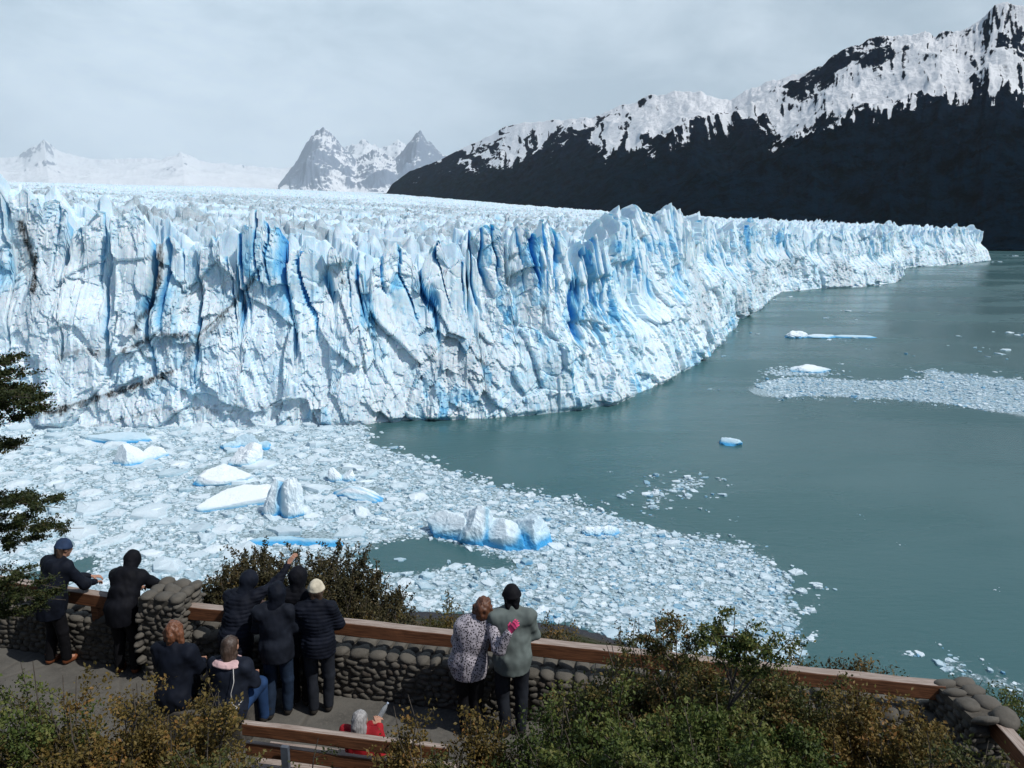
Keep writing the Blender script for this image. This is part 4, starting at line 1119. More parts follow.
# a short timber signboard rail behind the left railing
sgn = empty("timber_bollard", (*U(112, 600, ZR)[:2] + ulo * 0.25, ZD + 0.45)); tag(sgn, "short timber post with a crossbar just beyond the left railing", "post")
def cyl_mesh(name, r, h, n=16, z0=0.0, r2=None):
    r2 = r if r2 is None else r2
    a_ = np.arange(n) * 2 * np.pi / n
    v = np.concatenate([np.stack([np.cos(a_) * r, np.sin(a_) * r, np.full(n, z0)], -1), np.stack([np.cos(a_) * r2, np.sin(a_) * r2, np.full(n, z0 + h)], -1)])
    j = np.arange(n); j2 = (j + 1) % n
    return mesh_np(name, v, [np.stack([j, j2, j2 + n, j + n], -1), np.arange(n)[None, ::-1], (np.arange(n) + n)[None]])
link("post", cyl_mesh("post", 0.05, 0.62, 14), wd.m, sgn)
cb = link("crossbar", box_mesh("crossbar", -0.20, 0.10, -0.04, 0.04, 0.40, 0.50), wd.m, sgn); cb.rotation_euler = (0, 0, -0.2)

# ---- bench whose back is turned to the viewer
bz_ = ZD + 1.0
ba, bb_ = U(243, 722, bz_)[:2], U(448, 746, bz_)[:2]
bd = (bb_ - ba) / np.linalg.norm(bb_ - ba); bo = np.array([-bd[1], bd[0]])
bench = empty("timber_bench", (*((ba + bb_) / 2), ZD)); tag(bench, "heavy timber bench seen from behind with a grey haired woman on it", "bench")
beam("backrest", (*ba, bz_ - .13), (*bb_, bz_ - .13), 0.07, 0.13, bench, 7)
beam("backrest", (*(ba + bo * .02), bz_ - .36), (*(bb_ + bo * .02), bz_ - .36), 0.05, 0.14, bench, 8)
beam("seat", (*(ba + bo * .28), ZD + .40), (*(bb_ + bo * .28), ZD + .40), 0.42, 0.06, bench, 9)
steel = M("painted_steel", (0.10, 0.12, 0.15), 0.5, 0.15, 20)
for k in (0.22, 0.85):
    p = ba + (bb_ - ba) * k - np.array(bench.location[:2]) - bo * 0.055
    o = link("upright", box_mesh("upright", -.035, .035, -.02, .02, 0, 0.84), steel, bench); o.location = (*p, 0); o.rotation_euler = (0, 0, math.atan2(bd[1], bd[0]))
    p = p + bo * 0.42
    o = link("leg", box_mesh("leg", -.035, .035, -.14, .14, 0, 0.395), steel, bench); o.location = (*p, 0); o.rotation_euler = (0, 0, math.atan2(bd[1], bd[0]))
# ================================================================== PLANTS
def leaf_mat(name, stops, trans=0.25):
    t = NT(name)
    a = t.attr('tone'); n = t.noise(1.6, 3)
    c = t.ramp(t.math('ADD', a, t.math('MULTIPLY', t.math('SUBTRACT', n, .5), .35), clamp=True), stops)
    t.set(Base_Color=c, Roughness=0.55); t.b.inputs['Specular IOR Level'].default_value = 0.25
    tl = t.n.new('ShaderNodeBsdfTranslucent'); t.l.new(c, tl.inputs[0])
    m = t.n.new('ShaderNodeMixShader'); m.inputs[0].default_value = trans
    t.l.new(t.b.outputs[0], m.inputs[1]); t.l.new(tl.outputs[0], m.inputs[2]); t.l.new(m.outputs[0], t.out.inputs['Surface'])
    return t.m
L_green = leaf_mat("green_leaves", [(0, (0.0243, 0.0405, 0.0108)), (0.35, (0.0607, 0.0918, 0.0216)), (0.65, (0.1148, 0.1418, 0.0351)), (1, (0.2025, 0.1823, 0.0540))])
L_rust = leaf_mat("rusty_leaves", [(0, (0.0473, 0.0405, 0.0162)), (0.3, (0.1013, 0.0810, 0.0243)), (0.65, (0.1823, 0.1283, 0.0351)), (1, (0.2700, 0.1283, 0.0405))])
L_mixed = leaf_mat("olive_leaves", [(0, (0.0270, 0.0351, 0.0135)), (0.35, (0.0675, 0.0810, 0.0243)), (0.7, (0.1418, 0.1188, 0.0351)), (1, (0.2160, 0.1013, 0.0405))])
L_dark = leaf_mat("dark_shrub_leaves", [(0, (0.0253, 0.0253, 0.0126)), (0.4, (0.0598, 0.0552, 0.0253)), (0.8, (0.1092, 0.0897, 0.0391)), (1, (0.1495, 0.0920, 0.0403))])
L_tree = leaf_mat("beech_leaves", [(0, (0.010, 0.018, 0.006)), (0.4, (0.028, 0.042, 0.012)), (0.8, (0.055, 0.062, 0.018)), (1, (0.085, 0.06, 0.02))], 0.2)
bark = M("bark", (0.085, 0.07, 0.055), 0.9, 0.35, 18, 0.6, 50)

def leaves_geo(pts, size, g, up=0.5, elong=1.7):
    """small pointed leaf blades (two folded triangles each)"""
    n = len(pts)
    d = g.normal(0, 1, (n, 3)); d[:, 2] += up; d /= np.linalg.norm(d, axis=1, keepdims=True)
    w = np.cross(d, g.normal(0, 1, (n, 3))); w /= np.linalg.norm(w, axis=1, keepdims=True)
    s = (size * g.uniform(0.6, 1.35, n))[:, None]
    nn = np.cross(d, w)
    a = pts; b = pts + d * s * elong; mid = pts + d * s * elong * 0.5
    l = mid + w * s * 0.5 + nn * s * 0.12; r = mid - w * s * 0.5 + nn * s * 0.12
    V = np.stack([a, l, b, r], 1).reshape(-1, 3)
    i = np.arange(n)[:, None] * 4
    return V, i + np.array([[0, 1, 2, 3]])
def tube_geo(paths, r0, r1, k=5):
    Vs, Fs = [], []; o = 0
    for P in paths:
        P = np.asarray(P); m = len(P)
        d = np.gradient(P, axis=0); d /= np.linalg.norm(d, axis=1, keepdims=True) + 1e-9
        ref = np.where(np.abs(d[:, 2:3]) < .9, [[0, 0, 1.]], [[1., 0, 0]])
        u = np.cross(d, ref); u /= np.linalg.norm(u, axis=1, keepdims=True); w = np.cross(d, u)
        ra = np.linspace(r0 if np.isscalar(r0) else r0[len(Vs)], r1, m)[:, None, None]
        th = np.arange(k) * 2 * np.pi / k
        ring = P[:, None] + ra * (u[:, None] * np.cos(th)[None, :, None] + w[:, None] * np.sin(th)[None, :, None])
        Vs.append(ring.reshape(-1, 3))
        i = np.arange(m - 1)[:, None] * k; j = np.arange(k)[None]; j2 = (j + 1) % k
        Fs.append(np.stack([(i + j).ravel(), (i + j2).ravel(), (i + j2 + k).ravel(), (i + j + k).ravel()], -1) + o); o += m * k
    return np.vstack(Vs), np.vstack(Fs)
def bush(label, base, rx, ry, h, nst, nleaf, mat, seed, leaf=0.0195, spread=1.0, upright=0.0, cat="bush", group=None, name="bush", twig=9, clump=0.045):
    """woody shrub: stems fan out from the root, twigs leave the stems, leaves sit in clusters along the twigs"""
    g = np.random.default_rng(seed)
    root = empty(name, base); tag(root, label, cat, group)
    stems, tips = [], []
    for i in range(nst):
        a = g.uniform(0, 2 * np.pi); rad = g.uniform(0.1, 1.0) ** 0.55
        top = np.array([math.cos(a) * rx * rad, math.sin(a) * ry * rad, h * g.uniform(0.66, 1.03) * math.sqrt(max(0.15, 1 - 0.62 * rad ** 2))])
        st = np.array([top[0] * (0.12 + .75 * upright), top[1] * (0.12 + .75 * upright), -0.05])
        c = (st + top) / 2 + g.normal(0, .06, 3) * h; c[2] += h * .05
        t_ = np.linspace(0, 1, 8)[:, None]
        P = (1 - t_) ** 2 * st + 2 * t_ * (1 - t_) * c + t_ ** 2 * top + g.normal(0, 0.008, (8, 3)) * h
        stems.append(P)
        for k in range(twig):
            u = g.uniform(0.28, 1.0); q = P[min(7, int(u * 7))]
            d = g.normal(0, 1, 3); d[2] = abs(d[2]) * 0.7 + 0.35 + 1.6 * upright; d /= np.linalg.norm(d)
            ln = h * g.uniform(0.10, 0.24) * (1.15 - 0.4 * u)
            tw = q + d * np.linspace(0, ln, 4)[:, None] + g.normal(0, .012, (4, 3)) * np.linspace(0, 1, 4)[:, None]
            tips.append(tw)
    V, Fq = tube_geo(stems, 0.012 * h ** .5, 0.003, 5)
    V2, F2 = tube_geo(tips, 0.003, 0.0012, 3)
    link("stems", mesh_np("stems", np.vstack([V, V2]), [Fq, F2 + len(V)], True), bark, root)
    # leaves in clusters
    T = np.array(tips); nleaf = int(nleaf * 1.35)
    it = g.integers(0, len(T), nleaf); seg = g.uniform(0, 1, nleaf) ** 0.7 * 2.999; i0 = seg.astype(int); fr = (seg - i0)[:, None]
    p = T[it, i0] * (1 - fr) + T[it, np.minimum(i0 + 1, 3)] * fr + g.normal(0, clump * (0.75 if upright else 1), (nleaf, 3)) * (0.45 + .55 * g.uniform(0, 1, (nleaf, 1)))
    tn = g.uniform(0, 1, len(T))[it] * 0.55 + g.uniform(0, 1, nleaf) * 0.45
    V, Q = leaves_geo(p, leaf, g)
    link("foliage", mesh_np("foliage", V, [Q], False, dict(tone=np.repeat(tn, 4))), mat, root)
    return root
def gz_at(x, y):
    """ground height at a point, from the hillside grid"""
    i = np.clip(np.searchsorted(gxs, x) - 1, 0, len(gxs) - 2); j = np.clip(np.searchsorted(gys, y) - 1, 0, len(gys) - 2)
    return float(gz[i, j])
def place(px, py, y):
    """a spot on the ground under the photo point at forward distance y -> base position and the height to reach it"""
    p = UY(px, py, y); z = gz_at(p[0], p[1]); return np.array([p[0], p[1], z]), p[2] - z
def mk(label, px, ptop, y, wpx, nst, nleaf, mat, seed, depth=0.7, **k):
    b, h = place(px, ptop, y)
    mpp = math.hypot(y, CAMZ - b[2] - h) / F
    return bush(label, tuple(b), wpx * mpp / 2, wpx * mpp / 2 * depth, h, nst, nleaf, mat, seed, **k)
G_FG = "bushes on the bank in front of the terrace"
G_OUT = "bushes on the slope beyond the terrace wall"
# bank on the right
mk("tall dark olive bush with a spiky top on the bank right of the couple", 652, 628, 6.1, 190, 46, 26000, L_mixed, 1001, group=G_FG)
mk("leafy bush with one loose branch reaching highest above the right railing", 745, 640, 6.3, 170, 40, 22000, L_mixed, 1002, group=G_FG)
mk("green bush low in the middle of the right bank", 610, 690, 5.5, 240, 46, 26000, L_green, 1003, group=G_FG)
mk("wide green bush at the bottom edge right of centre", 720, 715, 4.9, 300, 50, 28000, L_green, 1004, group=G_FG)
mk("rusty olive bush against the railing before the corner pillar", 812, 662, 6.2, 150, 34, 18000, L_mixed, 1005, group=G_FG)
mk("rust tinged bush under the corner end of the long railing", 880, 700, 5.6, 190, 38, 22000, L_rust, 1006, group=G_FG)
mk("dark bush at the bottom right below the corner pillar", 955, 728, 5.1, 190, 36, 20000, L_mixed, 1007, group=G_FG)
mk("bright green bush right beside the couple's feet", 556, 680, 6.0, 110, 24, 11000, L_green, 1008, group=G_FG)
mk("green bush at the bottom edge below the couple", 545, 738, 5.2, 150, 26, 13000, L_green, 1009, group=G_FG)
mk("small golden bush in front of the short person's legs", 482, 696, 6.2, 66, 15, 6500, L_rust, 1010, group=G_FG, depth=.8)
mk("slim golden bush at the right end of the bench", 412, 692, 6.0, 56, 13, 5500, L_rust, 1011, group=G_FG, depth=.8)
mk("low olive bush at the bottom edge right of the bench", 432, 738, 5.5, 110, 20, 8500, L_mixed, 1012, group=G_FG)
# bank on the left
mk("rusty orange bush in front of the seated woman with the pink collar", 192, 672, 5.7, 130, 32, 17000, L_rust, 1020, group=G_FG)
mk("wide rusty bush along the bottom left edge", 95, 684, 5.5, 215, 46, 26000, L_rust, 1021, group=G_FG)
mk("green bush in the bottom left corner", 8, 648, 5.6, 150, 44, 30000, L_green, 1022, group=G_FG)
mk("olive bush at the bottom edge left of the bench", 205, 735, 5.0, 150, 30, 16000, L_mixed, 1023, group=G_FG)
mk("small rusty bush before the auburn haired person's back", 128, 678, 6.0, 84, 20, 8000, L_rust, 1024, group=G_FG)
mk("tiny twiggy bush growing by the end of the bench", 310, 738, 5.4, 70, 10, 2600, L_mixed, 1025, group=G_FG)
# loose branch that stands above the right railing
def branch_plant(label, base, tips_px, y, seed, mat, nleaf, leaf, cl=0.05):
    g = np.random.default_rng(seed); root = empty("sapling", tuple(base)); tag(root, label, "sapling")
    paths, tw = [], []
    trunk_top = UY(*tips_px[0], y) - base
    t_ = np.linspace(0, 1, 10)[:, None]
    P = trunk_top * t_ + g.normal(0, .025, (10, 3)) * np.sin(np.pi * t_)
    paths.append(P)
    for (a, b) in tips_px[1:]:
        e = UY(a, b, y + g.uniform(-.25, .25)) - base; s = P[g.integers(5, 9)]
        c = (s + e) / 2 + np.array([0, 0, .04]); q = (1 - t_) ** 2 * s + 2 * t_ * (1 - t_) * c + t_ ** 2 * e
        paths.append(q)
    for q in paths:
        for u in np.linspace(.45, 1, 9):
            k = q[int(u * 9)]; d = g.normal(0, 1, 3); d[2] *= .45; d /= np.linalg.norm(d)
            tw.append(k + d * np.linspace(0, g.uniform(.05, .15), 4)[:, None])
    V, Fq = tube_geo(paths, 0.012, 0.003); V2, F2 = tube_geo(tw, 0.003, 0.0012, 3)
    link("stems", mesh_np("stems", np.vstack([V, V2]), [Fq, F2 + len(V)], True), bark, root)
    T = np.array(tw); it = g.integers(0, len(T), nleaf); fr = g.uniform(0, 1, nleaf)[:, None]
    p = T[it, 1] * (1 - fr) + T[it, 3] * fr + g.normal(0, cl * .5, (nleaf, 3)) * np.array([1, 1, .6])
    V, Q = leaves_geo(p, leaf, g)
    link("foliage", mesh_np("foliage", V, [Q], False, dict(tone=np.repeat(g.uniform(0, 1, nleaf), 4))), mat, root)
    return root
b0, _ = place(738, 690, 5.9)
branch_plant("loose young tree whose leafy branches stand out against the lake ice", b0, [(735, 612), (712, 634), (776, 632), (790, 640), (760, 650), (722, 618), (748, 622), (700, 640)], 5.9, 77, L_green, 5200, 0.017)
b0, _ = place(672, 690, 6.0)
branch_plant("thin twiggy sapling sticking up over the rail left of the loose young tree", b0, [(678, 618), (655, 632), (690, 640), (664, 622), (640, 640)], 6.0, 78, L_mixed, 3000, 0.016)
# slope beyond the wall
mk("dark upright shrub with many spiky shoots behind the standing group", 300, 538, 10.6, 205, 190, 80000, L_dark, 1040, depth=.6, upright=0.9, group=G_OUT, twig=10, clump=.028, leaf=.023)
mk("dark spiky shrub directly right of the pillar beyond the wall", 232, 552, 10.4, 70, 60, 20000, L_dark, 1041, depth=.7, upright=0.9, group=G_OUT, twig=10, clump=.028, leaf=.023)
mk("low dark shrub at the right foot of the spiky one", 378, 590, 10.0, 74, 24, 7000, L_dark, 1042, upright=.6, group=G_OUT)
mk("rounded yellow green shrub beyond the rail left of the couple", 452, 598, 10.0, 60, 34, 11000, leaf_mat("yellow_leaves", [(0, (0.05, 0.05, 0.01)), (.5, (0.115, 0.10, 0.018)), (1, (0.17, 0.135, 0.03))]), 1043, group=G_OUT)
mk("bright green shrub at the far right beyond the corner", 1012, 676, 9.0, 100, 26, 9000, L_green, 1044, group=G_OUT)
mk("low dark shrub beyond the corner pillar", 965, 668, 9.2, 70, 18, 4500, L_mixed, 1045, group=G_OUT)
mk("small dark tuft behind the end of the long railing", 918, 674, 8.6, 40, 12, 2400, L_dark, 1046, group=G_OUT)
# scrub along the outside of the wall, seen between rail and cap stones
gsc = np.random.default_rng(91)
for i, px in enumerate(range(205, 935, 38)):
    pr = U(px, np.interp(px, [189, 944], [604, 683]), ZR); off = uo * gsc.uniform(0.75, 1.2)
    x, y = pr[0] + off[0], pr[1] + off[1]
    zb = gz_at(x, y); h = ZD + gsc.uniform(0.58, 0.78) - zb
    bush(f"{['rust brown', 'olive green', 'dull green'][i % 3]} scrub tuft between rail and wall, " + (f"{['first','second','third','fourth','fifth','sixth','seventh','eighth','ninth','tenth'][i]} right of the left pillar" if i < 10 else f"{['first','second','third','fourth','fifth','sixth','seventh','eighth','ninth','tenth','eleventh'][19 - i]} left of the corner pillar"),
         (x, y, zb), .34, .24, h, 12, 2300, (L_rust, L_mixed, L_dark)[i % 3], 1100 + i, group="scrub tufts along the outside of the wall", name="scrub", leaf=.021)

# tree at the left edge: trunk outside the picture, layered sprays reaching in
def spray(g, start, end, droop, nl, wid):
    t_ = np.linspace(0, 1, 12)[:, None]
    mid = (start + end) / 2 + np.array([0, 0, droop])
    P = (1 - t_) ** 2 * start + 2 * t_ * (1 - t_) * mid + t_ ** 2 * end
    tw = []
    d = (end - start) / np.linalg.norm(end - start); sidev = np.cross(d, [0, 0, 1]); sidev /= np.linalg.norm(sidev)
    for k in range(44):
        u = g.uniform(.25, 1); q = P[min(11, int(u * 11))]
        dd = d * g.uniform(.35, 1) + sidev * g.choice([-1, 1]) * g.uniform(.2, .9) + np.array([0, 0, g.uniform(-.05, .28)]); dd /= np.linalg.norm(dd)
        tw.append(q + dd * np.linspace(0, wid * g.uniform(.4, 1) * (1.25 - .7 * u), 4)[:, None] + np.array([0, 0, -.02]) * (np.linspace(0, 1, 4)[:, None] ** 2))
    return P, tw
troot = empty("beech_tree", (-7.4, 7.6, gz_at(-7.4, 7.6))); tag(troot, "dark beech tree at the left edge reaching layered branches over the railing", "tree")
B0 = np.array(troot.location)
gt = np.random.default_rng(5); paths, tws = [], []
top = np.array([-7.2, 7.7, 64.9]) - B0; t_ = np.linspace(0, 1, 14)[:, None]
trunk = top * t_ + np.concatenate([fbm2(t_ * 4, t_ * 0, 3, 3), fbm2(t_ * 4, t_ * 0, 3, 4), t_ * 0], 1) * .15
V, Fq = tube_geo([trunk], 0.16, 0.05, 10)
link("trunk", mesh_np("trunk", V, [Fq], True), bark, troot)
targets = [(44, 374, 7.6), (58, 400, 7.9), (30, 362, 7.3), (54, 412, 7.2), (14, 366, 7.8), (34, 446, 7.5), (30, 398, 7.0), (10, 424, 7.6), (35, 385, 8.1), (46, 392, 7.4), (20, 380, 7.2), (24, 408, 7.7), (38, 418, 7.5), (10, 396, 7.3), (48, 404, 7.0), (22, 448, 7.2),
           (76, 499, 7.6), (84, 528, 7.9), (60, 508, 7.2), (64, 530, 7.5), (30, 545, 7.4), (20, 505, 7.8), (42, 520, 7.1), (15, 530, 7.5), (50, 540, 7.9), (38, 500, 7.5), (60, 588, 7.0), (66, 600, 7.2), (40, 575, 6.9), (50, 610, 7.1), (24, 618, 7.0), (20, 590, 7.2), (35, 600, 7.0), (56, 595, 7.4)]
for a, b, y in targets:
    e = UY(a, b, y) - B0
    k = int(np.argmin(np.abs(trunk[:, 2] - (e[2] - .1)))); s = trunk[k]
    P, tw = spray(gt, s, e, gt.uniform(.05, .18), 0, 0.42)
    paths.append(P); tws += tw
V, Fq = tube_geo(paths, 0.016, 0.003); V2, F2 = tube_geo(tws, 0.003, 0.0012, 3)
link("branches", mesh_np("branches", np.vstack([V, V2]), [Fq, F2 + len(V)], True), bark, troot)
T = np.array(tws); nl = 130000; it = gt.integers(0, len(T), nl); sg = gt.uniform(0, 1, nl) * 2.99; i0 = sg.astype(int); fr = (sg - i0)[:, None]
p = T[it, i0] * (1 - fr) + T[it, i0 + 1] * fr + gt.normal(0, .022, (nl, 3)) * np.array([1, 1, .55])
V, Q = leaves_geo(p, 0.0165, gt, up=0.2)
link("crown", mesh_np("crown", V, [Q], False, dict(tone=np.repeat(gt.uniform(0, 1, nl) * .6 + gt.uniform(0, 1, len(T))[it] * .4, 4))), L_tree, troot)
# grass tufts and stones on the floor edge
gr_ = np.random.default_rng(12)
for i, (px, py, r) in enumerate([(262, 752, .13), (278, 758, .10), (244, 757, .11), (292, 764, .09), (345, 760, .10), (455, 742, .10), (505, 752, .14)]):
    p = U(px, py, ZD + 0.9); z = gz_at(p[0], p[1]); v, f, tn = stones([(0, 0, r * .3)], [(r * 1.3, r, r * .7)], 300 + i)
    o = link("rock", mesh_np("rock", v, [f], True, dict(tone=tn)), stone_mat("pale_rock", 1.15) if i == 0 else bpy.data.materials["pale_rock"]); o.location = (p[0], p[1], z)
    tag(o, ["rounded pale rock under the left end of the bench", "smaller pale rock right of the one under the bench end", "pale rock just left of the bench post", "lowest pale rock at the bottom edge by the bench", "pale rock under the middle of the bench", "pale rock beside the right end of the bench", "largest pale rock at the feet of the embracing couple"][i], "rock", "loose rocks on the bank")
# ================================================================== PEOPLE
def surface_nets(G, org, res):
    nx, ny, nz = G.shape
    ins = G < 0
    acc = np.zeros((nx - 1, ny - 1, nz - 1, 3), np.float32); cnt = np.zeros((nx - 1, ny - 1, nz - 1), np.float32)
    edges = []
    for ax in range(3):
        a = [slice(None)] * 3; b = [slice(None)] * 3; a[ax] = slice(0, -1); b[ax] = slice(1, None)
        cr = ins[tuple(a)] != ins[tuple(b)]
        I = np.argwhere(cr)
        if not len(I): continue
        ga = G[tuple(a)][cr]; gb = G[tuple(b)][cr]; t = ga / (ga - gb)
        pos = I.astype(np.float32); pos[:, ax] += t
        o1, o2 = [x for x in range(3) if x != ax]
        for da in (0, 1):
            for db in (0, 1):
                C = I.copy(); C[:, o1] -= da; C[:, o2] -= db
                m = (C[:, o1] >= 0) & (C[:, o2] >= 0) & (C[:, o1] < acc.shape[o1]) & (C[:, o2] < acc.shape[o2])
                np.add.at(acc, tuple(C[m].T), pos[m]); np.add.at(cnt, tuple(C[m].T), 1)
        edges.append((ax, I, ins[tuple(a)][cr]))
    on = cnt > 0; idx = -np.ones(cnt.shape, np.int64); idx[on] = np.arange(on.sum())
    V = acc[on] / cnt[on][:, None] * res + org
    Q = []
    for ax, I, sg in edges:
        o1, o2 = [(1, 2), (2, 0), (0, 1)][ax]
        m = (I[:, o1] > 0) & (I[:, o2] > 0) & (I[:, o1] < cnt.shape[o1]) & (I[:, o2] < cnt.shape[o2])
        I, sg = I[m], sg[m]
        def at(d1, d2):
            C = I.copy(); C[:, o1] -= d1; C[:, o2] -= d2; return idx[tuple(C.T)]
        q = np.stack([at(1, 1), at(0, 1), at(0, 0), at(1, 0)], -1)
        q = np.where(sg[:, None], q, q[:, ::-1]); Q.append(q)
    return V, np.vstack(Q)
def sdf_geo(prims, res, k=0.03, cut=None, disp=None):
    """prims: ('c', a, b, ra, rb) tapered limb or ('e', centre, radii[, 3x3]) ellipsoid; smooth union"""
    lo = np.full(3, 1e9); hi = -lo
    for p in prims:
        if p[0] == 'c':
            for q, r in ((p[1], p[3]), (p[2], p[4])): lo = np.minimum(lo, np.array(q) - r); hi = np.maximum(hi, np.array(q) + r)
        else: m_ = max(p[2]); lo = np.minimum(lo, np.array(p[1]) - m_); hi = np.maximum(hi, np.array(p[1]) + m_)
    lo -= 0.03 + k; hi += 0.03 + k
    n = np.ceil((hi - lo) / res).astype(int) + 1
    xs = [lo[i] + np.arange(n[i]) * res for i in range(3)]
    G = np.full(n, 0.5, np.float32)
    for p in prims:
        if p[0] == 'c': a, b, ra, rb = np.array(p[1], float), np.array(p[2], float), p[3], p[4]; bl = np.minimum(a - ra, b - rb); bh = np.maximum(a + ra, b + rb)
        else: c, rd = np.array(p[1], float), np.array(p[2], float); bl, bh = c - rd.max(), c + rd.max()
        mg = k * 2 + 0.03
        s0 = np.clip(((bl - mg - lo) / res).astype(int), 0, n); s1 = np.clip(((bh + mg - lo) / res).astype(int) + 2, 0, n)
        sl_ = tuple(slice(a_, b_) for a_, b_ in zip(s0, s1))
        X_, Y_, Z_ = np.meshgrid(*[xs[i][sl_[i]] for i in range(3)], indexing='ij')
        if p[0] == 'c':
            d = b - a; L2 = d @ d + 1e-9
            t = np.clip(((X_ - a[0]) * d[0] + (Y_ - a[1]) * d[1] + (Z_ - a[2]) * d[2]) / L2, 0, 1)
            D = np.sqrt((X_ - a[0] - t * d[0]) ** 2 + (Y_ - a[1] - t * d[1]) ** 2 + (Z_ - a[2] - t * d[2]) ** 2) - (ra + (rb - ra) * t)
        else:
            P = np.stack([X_ - c[0], Y_ - c[1], Z_ - c[2]], -1)
            if len(p) > 3: P = P @ np.array(p[3])
            q = np.linalg.norm(P / rd, axis=-1); q2 = np.linalg.norm(P / rd ** 2, axis=-1) + 1e-6
            D = q * (q - 1) / q2
        g = G[sl_]
        if len(p) > 4 and p[0] == 'e' and p[4] == 'sub':
            h = np.clip(0.5 - 0.5 * (g + D) / k, 0, 1); G[sl_] = g * (1 - h) - D * h + k * h * (1 - h)
        else:
            h = np.clip(0.5 + 0.5 * (g - D) / k, 0, 1); G[sl_] = g * (1 - h) + D * h - k * h * (1 - h)
    if cut or disp:
        X_, Y_, Z_ = np.meshgrid(*xs, indexing='ij')
        if disp: 
            nb = np.abs(G) < 0.06
            dv = np.zeros_like(G); dv[nb] = disp(X_[nb], Y_[nb], Z_[nb]); G = G + dv
        if cut: G = np.maximum(G, cut(X_, Y_, Z_))
    return surface_nets(G, lo, res)
def folds(a=0.006, f=14, seed=0, quilt=0, qf=75):
    def d(x, y, z):
        v = (vnoise3(x * f, y * f, z * f * .7, seed) - .5) * 2 * a + (vnoise3(x * f * 2.3, y * f * 2.3, z * f * 1.6, seed + 1) - .5) * a
        if quilt: v = v - np.abs(np.sin(z * qf + x * 3)) ** .6 * quilt + quilt * .6
        return v
    return d
def cloth(name, col, rough=0.75, var=0.3, spec=0.3):
    t = NT(name)
    n = t.noise(5, 5, .6)
    t.set(Base_Color=t.mix(t.rng(n, .3, .7), tuple(x * (1 - var) for x in col), tuple(x * (1 + var) for x in col)), Roughness=rough)
    t.b.inputs['Specular IOR Level'].default_value = spec * .5
    t.bump(t.noise(260, 3, .6), 0.25, 0.002); return t.m
skin = cloth("skin", (0.42, 0.23, 0.16), 0.5, 0.08)
def hair_mat(name, a, b):
    t = NT(name)
    n = t.noise(26, 5, .7, mapping=(3, 3, .35)); t.set(Base_Color=t.mix(t.rng(n, .3, .7), a, b), Roughness=.5)
    t.bump(n, .6, .006); return t.m
auburn = hair_mat("auburn_hair", (0.05, 0.018, 0.009), (0.15, 0.058, 0.026)); brown = hair_mat("brown_hair", (0.03, 0.018, 0.012), (0.085, 0.055, 0.04))
ginger = hair_mat("copper_hair", (0.08, 0.03, 0.014), (0.22, 0.09, 0.045)); grey = hair_mat("grey_hair", (0.16, 0.155, 0.155), (0.42, 0.41, 0.40))
navy = cloth("navy_shell", (0.006, 0.0085, 0.016)); black = cloth("black_shell", (0.0045, 0.005, 0.008)); char = cloth("charcoal_twill", (0.018, 0.021, 0.028)); blackt = cloth("black_twill", (0.007, 0.007, 0.009))
jean = cloth("blue_denim", (0.016, 0.028, 0.052)); brightjean = cloth("bright_denim", (0.018, 0.045, 0.115)); sage = cloth("sage_shell", (0.125, 0.150, 0.142), 0.7, .15); cream = cloth("cream_knit", (0.62, 0.56, 0.43)); bluehat = cloth("blue_knit", (0.022, 0.040, 0.085))
brownb = cloth("brown_leather", (0.16, 0.055, 0.025), .5); darkb = cloth("dark_boot", (0.03, 0.027, 0.024), .5); pinkw = cloth("pink_wool", (0.75, 0.08, 0.22)); pinkc = cloth("pale_pink_fleece", (0.62, 0.42, 0.42)); red = cloth("red_fleece", (0.28, 0.012, 0.018))
lp = NT("spotted_shell")
vd = lp.voro(52, 'F1'); nn_ = lp.noise(70, 3, .6)
lp.set(Base_Color=lp.mix(lp.rng(lp.math('ADD', vd, lp.math('MULTIPLY', nn_, .55)), .62, .76), (0.014, 0.012, 0.018), (0.40, 0.37, 0.41)), Roughness=.75)
eye_m = M("eye", (0.02, 0.015, 0.012), 0.15, 0.1)
def hand_prims(w, d, n, side, curl=0.5, s=1.0):
    """palm with four fingers of different length and a thumb from its side. w wrist, d pointing, n back of hand, side +1/-1 thumb side"""
    d = np.array(d, float); d /= np.linalg.norm(d); n = np.array(n, float); n -= d * (n @ d); n /= np.linalg.norm(n); u = np.cross(n, d) * side
    w = np.array(w, float); pr = []
    for i, (o, ln) in enumerate(((.030, .072), (.010, .082), (-.010, .076), (-.029, .060))):
        k0 = w + d * .085 * s + u * o * s
        pr.append(('c', w + u * o * .6 * s + d * .01, k0, .014 * s, .0105 * s))
        p = k0; ang = 0.0; L_ = ln * s
        for j, fr in enumerate((.45, .31, .24)):
            ang += curl * (0.55 + .35 * j) + .03 * i
            e = p + (d * math.cos(ang) - n * math.sin(ang)) * L_ * fr + u * o * .12 * fr
            pr.append(('c', p, e, (.0092 - .0011 * j) * s, (.0084 - .0011 * j) * s)); p = e
    t0 = w + d * .022 * s + u * .026 * s; t1 = t0 + (d * .55 + u * .75 - n * .2) * .038 * s; t2 = t1 + (d * .85 + u * .3 - n * (.3 + .4 * curl)) * .032 * s
    pr += [('c', w + d * .01, t0, .015 * s, .013 * s), ('c', t0, t1, .013 * s, .0105 * s), ('c', t1, t2, .0105 * s, .0085 * s)]
    return pr
def rotz(v, a): c, s = math.cos(a), math.sin(a); return np.array([v[0] * c - v[1] * s, v[0] * s + v[1] * c, v[2]])
